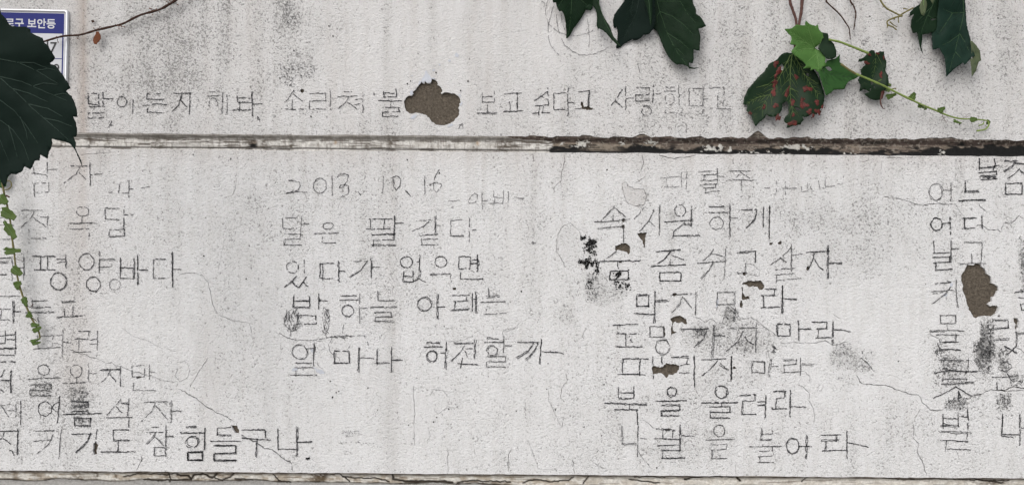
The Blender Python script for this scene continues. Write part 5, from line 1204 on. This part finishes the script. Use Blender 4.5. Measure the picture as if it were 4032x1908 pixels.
def gall(view, x, y, dfun, rx, ry, ang, parent, mat='gall'):
    (cx, cy), = T(view, [(x, y)]); z = Z(view); rx /= z; ry /= z
    d0 = float(dfun([cx], [cy])[0]) + 0.0008
    vs_, f = [], []; R_, K = 5, 18
    ca, sa = math.cos(ang), math.sin(ang)
    ph = [random.uniform(0, 6.28) for _ in range(4)]
    wobs = [1.05 + 0.22*math.sin(2*6.283*k/K+ph[0]) + 0.20*math.sin(3*6.283*k/K+ph[1]) + 0.16*math.sin(5*6.283*k/K+ph[2]) + random.uniform(-.12, .12) for k in range(K)]
    hg = random.uniform(0.0010, 0.0024)
    for i in range(R_):
        t = i/(R_-1)
        for k in range(K):
            an = 2*math.pi*k/K; rr = (1-t*0.97)
            u, v = rx*rr*math.cos(an)*wobs[k], ry*rr*math.sin(an)*wobs[k]
            x_, y_ = cx+u*ca-v*sa, cy+u*sa+v*ca
            vs_.append((x_, y_, 0.0006 + hg*math.sin(t*math.pi/2)*random.uniform(.8, 1.1)))
    dd_ = dfun([v_[0] for v_ in vs_], [v_[1] for v_ in vs_]); dd_ = np.broadcast_to(dd_, (len(vs_),))
    vs_ = [P(a_, b_, c_ + float(e_)) for (a_, b_, c_), e_ in zip(vs_, dd_)]
    for i in range(R_-1):
        for k in range(K): f.append((i*K+k, (i+1)*K+k, (i+1)*K+(k+1) % K, i*K+(k+1) % K))
    return mesh_obj('gall', vs_, f, M[mat], parent, True)

# --- big leaf in the foreground at the left
t = empty('ivy_shoot', P(-150, 300, 0.52)); tag(t, 'very dark large ivy leaf hanging in the foreground over the address plate', 'ivy', 'ivy shoots hanging over the wall')
leaf('leaf', 'LL', [(-60,-60),(0,60),(8,95),(40,130),(60,165),(85,180),(180,185),(205,200),(210,225),(250,245),(290,260),(300,290),(330,315),(350,350),(378,400),(362,420),(340,434),(385,455),(420,500),(445,540),(470,575),(482,605),(452,625),(490,660),(515,710),(525,750),(531,802),(500,798),(520,840),(528,890),(525,932),(506,940),(520,980),(517,1008),(528,1042),(556,1100),(569,1152),(545,1097),(510,1022),(480,985),(430,967),(380,957),(354,948),(358,980),(350,1010),(335,1040),(326,1088),(276,1060),(270,1100),(242,1100),(208,1162),(168,1140),(150,1175),(110,1195),(80,1190),(50,1215),(40,1262),(28,1285),(15,1262),(-20,1180),(-160,1120),(-330,950),(-460,600),(-420,250),(-260,0)],
     0.52, M['leaf_deep'], t,
     [[(-330,420),(-100,400),(0,405),(130,430),(260,490),(400,575)], [(-330,430),(-120,480),(0,525),(150,560),(300,625),(460,690)], [(-330,440),(-120,500),(0,532),(120,640),(230,750),(370,868),(470,960)], [(-330,445),(-150,600),(0,685),(100,760),(180,860),(262,985)],
      [(-330,450),(-160,690),(0,820),(90,890),(160,990),(200,1100)], [(190,712),(330,745),(430,800)], [(120,428),(230,430),(330,470)], [(250,485),(330,470),(378,480)], [(230,590),(300,570),(400,580)], [(370,655),(430,640),(470,650)], [(300,810),(400,830),(500,870)], [(90,610),(200,640),(330,700)], [(140,800),(180,900),(190,960)], [(60,860),(90,960),(120,1080)], [(-330,450),(-100,850),(0,960),(60,1100)]], 'vein_lead', cup=0.008, tilt=(0.05, -0.03), grid=16, vw=3.4, jag=1.6, seed=1, side=False)
stem('petiole', 'LL', [(-330,440),(-520,200),(-600,-300),(-620,-900),(-600,-1700)], [0.50, 0.45, 0.36, 0.2, 0.05], 7, 8, 'stem_red', t)

# --- leaves hanging at the top centre
t = empty('ivy_shoot', P(2440, -260, 0.05)); tag(t, 'cluster of dark green ivy leaves hanging at the top centre', 'ivy', 'ivy shoots hanging over the wall')
leaf('leaf', 'LC', [(165,-160),(165,0),(180,45),(212,35),(225,80),(240,130),(270,170),(300,160),(330,210),(350,270),(360,370),(368,480),(362,550),(380,556),(410,530),(440,480),(470,420),(540,330),(600,240),(650,140),(700,155),(735,135),(752,90),(790,-40),(700,-200),(400,-260)],
     0.020, M['leaf_dark'], t, [[(470,-240),(445,0),(435,200),(412,450),(380,540)], [(445,-120),(600,20),(700,110)], [(450,-120),(300,20),(240,110)]], 'vein_green', cup=0.008, tilt=(-0.02, -0.02), vw=2.6, seed=2)
leaf('leaf', 'LC', [(720,-100),(740,60),(790,140),(805,190),(810,280),(806,370),(828,433),(836,410),(900,445),(960,500),(1010,560),(1080,630),(1150,682),(1166,676),(1120,620),(1050,520),(1010,420),(990,370),(930,280),(880,180),(850,60),(840,0),(840,-120)],
     0.027, M['leaf_dark'], t, [[(800,-90),(860,130),(930,330),(1040,530),(1150,672)]], 'vein_green', cup=0.004, tilt=(0.03, 0.02), vw=2.4, seed=3)
leaf('leaf', 'LC', [(1230,-160),(1205,20),(1110,150),(1060,220),(1045,290),(1050,380),(1070,410),(1100,388),(1108,480),(1105,600),(1088,692),(1105,702),(1150,685),(1200,640),(1330,568),(1345,587),(1400,580),(1450,550),(1493,506),(1540,508),(1580,480),(1640,412),(1660,300),(1650,-60),(1600,-260)],
     0.015, M['leaf_deep'], t, [[(1440,-240),(1335,0),(1300,170),(1350,285)], [(1440,-100),(1380,200),(1200,560)]], 'vein_dark', cup=0.007, tilt=(0.02, -0.01), vw=2.2, seed=4)
leaf('leaf', 'LC', [(1560,-160),(1600,0),(1625,200),(1640,418),(1690,468),(1740,600),(1800,740),(1850,830),(1900,890),(1976,946),(1985,930),(2060,938),(2120,960),(2150,996),(2230,1000),(2292,980),(2210,980),(2142,960),(2150,908),(2200,917),(2215,850),(2213,718),(2260,735),(2302,737),(2305,610),(2315,540),(2285,418),(2340,405),(2392,380),(2350,300),(2300,235),(2250,205),(2250,150),(2200,30),(2180,-160),(1900,-280)],
     0.024, M['leaf_dark'], t, [[(1640,-260),(1680,0),(1720,170),(1830,480),(1980,770),(2120,952)], [(1720,170),(1910,240),(2085,375),(2200,500)], [(1830,480),(2020,600),(2150,720)], [(1690,20),(2020,20),(2120,200),(2240,330)], [(1720,175),(1680,240),(1690,340)], [(1900,640),(2060,790)]], 'vein_green', cup=0.008, tilt=(0.03, 0.01), vw=2.8, seed=5)
leaf('leaf', 'LC', [(1470,-100),(1500,20),(1530,90),(1560,220),(1590,388),(1606,330),(1612,180),(1614,-60)], 0.046, M['leaf_dark'], t, [[(1550,-90),(1575,150),(1590,360)]], 'vein_green', cup=0.002, vw=2.6, jag=.5, seed=6, side=False)
leaf('leaf', 'LC', [(655,90),(700,60),(752,85),(748,125),(720,155),(680,150),(650,130)], 0.078, M['leaf_dark'], t, [], cup=0.004, jag=.6, seed=7)
for pts in ([(470,-240),(700,-480),(900,-900),(950,-1600),(900,-3000)], [(1640,-260),(1500,-500),(1200,-800),(950,-1600)], [(1440,-240),(1350,-500),(1200,-800)], [(800,-90),(820,-300),(900,-900)]):
    stem('stem', 'LC', pts, 0.06, 5, 6, 'stem_red', t)

# --- blotched shoot hanging right of centre
t = empty('ivy_shoot', P(3130, -40, 0.03)); tag(t, 'ivy shoot with red-blistered leaves, one bright young leaf and a trailing tip', 'ivy', 'ivy shoots hanging over the wall')
stem('stem', 'LG', [(500,-900),(515,-300),(540,0),(565,90),(600,215),(585,440)], [.02, .02, .018, .016, .014, .014], 7, 4.5, 'stem_red', t)
stem('stem', 'LG', [(720,-900),(690,-300),(655,-10),(645,110),(625,220),(600,430)], [.02, .02, .020, .018, .016, .016], 7.5, 5, 'stem_red', t)
o, df = leaf('leaf', 'LG', [(840,298),(862,305),(890,308),(900,360),(950,410),(970,480),(965,530),(930,548),(880,545),(800,450)], 0.035, M['leaf_gall'], t, [], cup=0.01, jag=.8, seed=8)
leaf('leaf', 'LG', [(880,560),(960,540),(985,520),(1003,500),(1000,575),(1050,620),(1110,665),(1185,700),(1130,735),(1095,745),(1060,780),(1045,822),(950,830),(910,862),(870,885),(840,780),(800,660),(860,610)], 0.030, M['leaf_mid'], t, [[(840,650),(930,690),(1050,710),(1150,708)], [(850,660),(880,780),(890,850)]], 'vein_green', cup=0.008, tilt=(-0.02, 0), vw=2.4, seed=9, holes=[[(870,620),(900,615),(928,640),(910,657),(885,645)]])
o, df = leaf('leaf', 'LG', [(560,492),(510,485),(460,500),(420,550),(350,590),(300,660),(230,730),(150,830),(115,900),(110,960),(125,976),(142,970),(145,1030),(180,1070),(222,1166),(265,1120),(310,1090),(322,1055),(360,1080),(400,1075),(440,1055),(455,1030),(470,1000),(470,960),(510,930),(525,970),(525,1050),(490,1080),(485,1120),(520,1145),(505,1186),(560,1165),(640,1150),(670,1105),(660,1088),(720,1070),(740,1050),(790,1055),(825,1000),(850,990),(855,900),(862,880),(830,780),(800,700),(760,640),(700,560),(640,520)],
     0.021, M['leaf_gall'], t, [[(560,500),(545,640),(540,800),(548,950),(570,1060)], [(575,500),(650,640),(740,790),(800,870)], [(545,510),(450,700),(350,880),(260,1020)], [(352,878),(240,900),(140,960)], [(340,780),(230,810)], [(545,820),(620,850)], [(660,680),(800,780)]], 'vein_gall', cup=0.013, tilt=(0.01, 0.02), vw=3.8, jag=2.0, seed=10, holes=[[(575,985),(620,995),(640,1015),(600,1018)], [(445,610),(465,590),(490,620),(470,655),(455,640)], [(690,675),(715,680),(708,700),(690,695)], [(655,1075),(668,1078),(662,1092)]])
for x, y, rx, ry, an in ((410,590,22,26,.2),(440,650,20,34,.5),(412,700,14,28,.5),(402,770,14,44,.35),(390,845,20,42,.3),(600,712,18,20,0),(515,850,16,48,.45),(700,818,40,24,.3),(565,945,18,26,0),(410,975,26,17,.1),(300,990,13,20,.4),(175,1045,12,16,.2),(430,1085,20,32,.3),(680,970,32,20,-.3),(650,925,12,28,-.2),(790,945,22,22,.2),(800,1030,26,24,.4),(572,1060,12,16,0),(565,1135,38,24,-.3),(720,1030,26,22,.2),(755,1068,10,22,.3),(650,975,18,24,0),(840,985,9,20,.1)):
    gall('LG', x, y, df, rx, ry, an, o)
    if random.random() < .6: gall('LG', x+random.uniform(-24, 24), y+random.uniform(-24, 24), df, rx*.45, ry*.4, random.uniform(0, 3), o)
leaf('leaf', 'LG', [(488,270),(560,262),(600,228),(680,235),(678,215),(690,195),(720,220),(775,242),(795,226),(815,280),(845,310),(850,350),(820,400),(765,450),(830,470),(870,540),(865,570),(878,602),(840,620),(832,645),(800,667),(770,640),(730,652),(735,625),(660,632),(690,600),(650,560),(600,520),(570,500),(550,475),(580,440),(600,420),(540,412),(555,365),(550,335)], 0.046, M['leaf_light'], t, [[(775,455),(700,400),(620,340),(510,278)], [(775,455),(740,360),(700,220)], [(775,455),(800,560),(805,650)], [(775,455),(680,450),(570,475)], [(775,455),(820,400),(840,330)], [(700,400),(580,370)], [(780,500),(700,570)]], 'vein_light', cup=0.007, tilt=(0.0, -0.02), vw=2.2, jag=1.2, seed=11)
stem('petiole', 'LG', [(900,365),(1000,388),(1060,410),(1160,450),(1265,492)], .045, 4.2, 5.0, 'stem_green', t)
o, df = leaf('leaf', 'LG', [(1250,490),(1290,462),(1318,468),(1330,490),(1370,475),(1412,475),(1415,530),(1434,580),(1420,650),(1447,700),(1452,760),(1440,810),(1400,860),(1385,915),(1330,927),(1290,920),(1235,880),(1228,862),(1275,850),(1240,828),(1215,825),(1183,847),(1190,780),(1165,740),(1200,680),(1190,640),(1235,600),(1225,562),(1168,577),(1178,548),(1235,520)], 0.022, M['leaf_gall'], t, [[(1330,495),(1330,600),(1300,720)], [(1340,500),(1390,600)]], 'vein_gall', cup=0.012, vw=2.4, jag=1.6, seed=12, holes=[[(1280,755),(1300,750),(1305,775),(1290,785)], [(1310,790),(1325,795),(1320,815)], [(1275,825),(1290,818),(1285,838)]])
for x, y, rx, ry, an in ((1245,580,24,14,.1),(1380,690,15,24,0),(1275,505,18,10,.3),(1350,495,18,9,.2),(1395,870,12,40,.3),(1405,530,8,16,0)): gall('LG', x, y, df, rx, ry, an, o)
stem('leaf_tip', 'LG', [(1390,860),(1375,940),(1395,995),(1420,1008)], .035, 3.4, 1.2, 'stem_red', t)
stem('stem', 'LG', [(1010,590),(1080,640),(1150,682)], [.05, .05, .048], 4, 4, 'stem_olive', t)
stem('stem', 'LG', [(1150,682),(1290,742),(1400,790),(1445,815)], [.048, .046, .044, .042], 4, 4, 'stem_green', t)
stem('stem', 'LR', [(310,785),(480,870),(620,935),(740,985),(850,1030),(950,1055),(1080,1060),(1190,1072)], [.042, .04, .036, .032, .028, .024, .02, .018], 4.2, 2.6, 'stem_green', t)
stem('tendril', 'LR', [(1190,1072),(1206,1105),(1175,1148),(1130,1158),(1098,1163)], .018, 2.4, 3.6, 'stem_green', t)
stem('tendril', 'LR', [(1160,1085),(1150,1105),(1115,1115)], .018, 2.2, 2.4, 'stem_green', t)
stem('tendril', 'LR', [(790,1020),(800,1050),(822,1080),(830,1092)], .012, .9, .6, 'stem_red', t); stem('tendril', 'LR', [(800,1050),(780,1075)], .012, .8, .6, 'stem_red', t); stem('tendril', 'LR', [(805,1045),(840,1040)], .012, .8, .6, 'stem_red', t)
stem('tendril', 'LR', [(950,1050),(985,1045),(1025,1008)], .012, .9, .5, 'stem_red', t); stem('tendril', 'LR', [(1000,1045),(1045,1022)], .012, .8, .5, 'stem_red', t)
stem('tendril', 'LR', [(330,800),(370,785),(380,795)], .04, 2.6, 1.6, 'stem_olive', t)
def sprig(view, x, y, rx, ry, ang, depth, parent, mat='leaf_tiny', seed=0):
    """one tiny half-open leaf"""
    n = 16; out = []; rl = random.Random(seed); rx *= rl.uniform(.8, 1.25); ry *= rl.uniform(.75, 1.2); ang += rl.uniform(-.4, .4); lob = rl.uniform(.15, .4)
    ca, sa = math.cos(ang), math.sin(ang)
    for i in range(n):
        a = 2*math.pi*i/n; r = 1.5 + (0.18 if i % 2 else -0.10) + 0.25*math.cos(a) + lob*math.cos(3*a+0.3) + rl.uniform(-.1, .1)
        u, v = rx*r*math.cos(a), ry*r*math.sin(a); out.append((x+u*ca-v*sa, y+u*sa+v*ca))
    return leaf('young_leaf', view, out, depth, M[mat], parent, [[(x-rx*ca*.8, y-rx*sa*.8), (x+rx*ca*.9, y+rx*sa*.9)]], 'vein_light', cup=0.007, grid=5, vw=1.4, jag=0.6, seed=seed)
for i, (x, y, rx, ry, an) in enumerate(((525,865,24,22,-.6),(778,978,28,22,-.4),(595,945,24,13,.6),(1062,1062,20,16,-.3),(915,1080,24,9,.1),(325,855,30,14,-.5),(640,965,8,9,0),(265,740,34,22,.2),(290,790,20,14,.5),(1195,1085,14,16,.5))):
    sprig('LR', x, y, rx, ry, an, .04-.002*i, t, 'leaf_tiny', 30+i)

# --- dark leaves at the top right
t = empty('ivy_shoot', P(3740, -60, 0.05)); tag(t, 'bluish green ivy leaves with a curled olive tip at the top right', 'ivy', 'ivy shoots hanging over the wall')
leaf('leaf', 'LR', [(497,152),(505,110),(540,70),(600,30),(640,-90),(820,-120),(830,200),(740,268),(700,290),(660,302),(612,308),(612,350),(605,420),(622,486),(600,450),(580,360),(565,290),(530,298),(510,240),(515,180),(540,125)], 0.016, M['leaf_dark'], t, [[(760,-80),(700,60),(650,160),(600,300)], [(700,60),(560,200)], [(660,140),(740,180)]], 'vein_green', cup=0.009, tilt=(-0.01, .01), vw=2.6, seed=13, holes=[[(685,170),(735,162),(725,178),(700,182)]])
leaf('leaf', 'LR', [(1040,360),(1060,368),(1090,400),(1125,450),(1137,540),(1115,548),(1090,630),(1052,684),(1050,600),(1036,512),(1060,528),(1050,450)], 0.036, M['leaf_olive'], t, [[(1070,400),(1100,500),(1062,650)]], 'vein_green', cup=0.005, vw=1.8, seed=14)
leaf('leaf', 'LR', [(780,-120),(985,-120),(1000,100),(1010,230),(1040,340),(1055,420),(1062,440),(1082,500),(1050,508),(1030,540),(990,577),(975,558),(900,610),(860,650),(824,687),(822,600),(812,510),(780,460),(765,428),(706,446),(700,360),(694,282),(740,266),(745,150)], 0.025, M['leaf_teal'], t, [[(965,-110),(985,110),(940,310),(900,470),(850,640)], [(940,310),(860,370),(790,402)], [(985,112),(880,120),(800,80)], [(880,120),(830,200),(765,295)], [(945,300),(1000,390),(1030,470)], [(905,460),(960,520)]], 'vein_green', cup=0.008, tilt=(0.02, 0.02), vw=3.0, seed=15)
leaf('leaf', 'LR', [(600,20),(620,-20),(650,10),(657,50),(630,142),(605,130),(588,70)], 0.075, M['leaf_olive'], t, [[(625,0),(622,130)]], 'vein_light', cup=0.003, vw=1.6, jag=.5, seed=16)
leaf('leaf', 'LR', [(670,-30),(725,-10),(715,15),(705,38),(690,10)], 0.085, M['leaf_olive'], t, [], cup=0.002, jag=.4, seed=17)
for pts in ([(965,-110),(980,-400),(900,-900),(880,-2000)], [(760,-80),(820,-400),(900,-900)]): stem('stem', 'LR', pts, .05, 5, 6, 'stem_red', t)
# small galled scraps on the blade
# --- yellowish dying shoot left of it
t = empty('dry_shoot', P(3480, -20, 0.02)); tag(t, 'thin yellowish withered shoot reaching to the leaves at top right', 'twig', 'twigs on the wall')
stem('stem', 'LR', [(200,-120),(240,0),(290,70),(350,105),(415,138)], .02, 3.4, 3.2, 'stem_olive', t)
stem('stem', 'LR', [(415,138),(470,105),(535,70)], [.02, .03, .04], 3.2, 3, 'stem_olive', t)
stem('stem', 'LR', [(435,142),(370,158),(305,188),(308,222),(350,240),(385,268)], .022, 3.6, 2.6, 'stem_olive', t)
for pts in ([(405,140),(400,180),(405,205)], [(325,195),(360,225),(390,240)], [(270,40),(262,70)], [(280,62),(295,82)], [(305,225),(300,250)], [(445,78),(490,82)], [(380,150),(360,180)]): stem('bud', 'LR', pts, .022, 2.6, 1.4, 'stem_olive', t, .3)

# --- bare brown twigs at the top
t = empty('bare_twig', P(3260, 0, 0.01)); tag(t, 'long bent brown twig hanging bare to the right of the bright young leaf', 'twig', 'twigs on the wall')
stem('stem', 'LG', [(865,-160),(875,0),(890,30),(1000,135),(1060,220),(1085,260),(1092,310),(1098,367)], .012, 3.6, 1.8, 'stem_brown', t, .2)
t = empty('bare_twig', P(3350, 0, 0.01)); tag(t, 'short thin brown twig, the right one of two bare ones at the top', 'twig', 'twigs on the wall')
stem('stem', 'LG', [(1070,-160),(1095,0),(1130,60),(1148,130),(1140,200),(1130,275)], .012, 3.2, 2.2, 'stem_brown', t, .25)
# --- twig crossing the plate
t = empty('dead_twig', P(430, 100, 0.02)); tag(t, 'dead reddish brown twig with berry stalks running over the address plate', 'twig', 'twigs on the wall')
stem('stem', 'A0', [(250,335),(330,312),(420,285),(490,270),(600,262),(720,228),(860,195),(930,175),(1050,115),(1190,75),(1260,38),(1320,0),(1480,-120)], [.05, .03, .022, .018, .014, .013, .013, .013, .014, .015, .016, .018, .02], 3.2, 5.0, 'stem_brown', t, .22)
for cx, cy, n in ((715,225,4),(880,185,6),(1160,78,7),(1300,25,7),(425,288,2),(600,262,2)):
    for _ in range(n):
        a = random.uniform(-3.0, -0.2) if random.random() < .65 else random.uniform(.3, 2.6); l = random.uniform(14, 42)
        x1, y1 = cx+random.uniform(-22, 22), cy+random.uniform(-5, 5); x2, y2 = x1+l*math.cos(a), y1+l*.8*math.sin(a)
        s_ = stem('berry_stalk', 'A0', [(x1, y1), ((x1+x2)/2+random.uniform(-5, 5), (y1+y2)/2), (x2, y2)], .014, 1.2, .8, 'stem_brown', t)
        gall('A0', x2, y2, lambda a_, b_: np.array([.0135]), 4.5, 4.5, 0, s_, 'husk').name = 'stalk_end'
leaf('dry_husk', 'A0', [(718,238),(738,235),(755,262),(757,290),(740,312),(722,334),(705,330),(697,305),(706,270),(716,255)], .016, M['husk'], t, [], cup=.006, grid=5, jag=1.0, seed=20)
o = empty('dry_scrap', P(364, 85, 0.004)); tag(o, 'tiny dark dried scrap stuck to the wall above the dead twig', 'debris')
leaf('dry_scrap_blade', 'A0', [(682,155),(700,150),(710,165),(690,172)], .006, M['stem_brown'], o, [], cup=.002, grid=4, jag=.5, seed=21)

# --- thin vine trailing down the left edge
t = empty('trailing_vine', P(20, 700, 0.03)); tag(t, 'thin green vine with tiny leaves trailing down the left edge of the wall', 'vine')
stem('stem', 'LV', [(-20,-160),(5,0),(20,130),(40,220),(65,330),(78,450),(95,570),(110,700),(150,850),(200,980),(250,1070),(268,1130)], [.06,.05,.045,.04,.036,.033,.03,.027,.024,.02,.016,.012], 4.0, 3.2, 'stem_olive', t)
stem('stem', 'LV', [(-20,-160),(-150,-500),(-250,-1200),(-300,-2200)], [.06, .1, .08, .03], 4.0, 5, 'stem_red', t)
for i, (x, y, rx, ry, an) in enumerate(((12,210,24,24,.9),(45,303,36,24,.3),(65,415,30,24,.6),(38,375,22,9,.7),(68,553,36,15,.05),(103,682,27,22,.4),(110,778,22,17,-.2),(163,883,25,13,.9),(192,978,12,13,.5),(226,1046,18,12,.3),(238,1078,18,13,-.4),(225,1150,24,7,.1),(235,1168,24,7,-.6),(12,40,26,40,.2),(5,100,18,24,.5),(125,800,8,12,1.2))):
    sprig('LV', x, y, rx, ry, an, .046-.0022*i, t, 'leaf_tiny' if i not in (13, 14) else 'leaf_mid', 60+i)
stem('tendril', 'LV', [(25,145),(50,145),(75,125),(72,95),(50,85),(40,95)], .045, 2.2, 2.0, 'stem_olive', t)
stem('tendril', 'LV', [(100,600),(120,612),(160,620)], .02, 1.0, .7, 'stem_red', t)
stem('tendril', 'LV', [(182,920),(205,925),(220,905)], .018, 1.8, 1.4, 'stem_red', t)
stem('tendril', 'LV', [(205,990),(225,1005),(248,1025)], .016, 1.8, 1.2, 'stem_olive', t)
stem('tendril', 'LV', [(268,1130),(245,1145),(222,1178)], .012, 2.0, 1.2, 'stem_olive', t)
stem('tendril', 'LV', [(40,185),(62,195)], .04, 3.0, 3.0, 'stem_red', t)
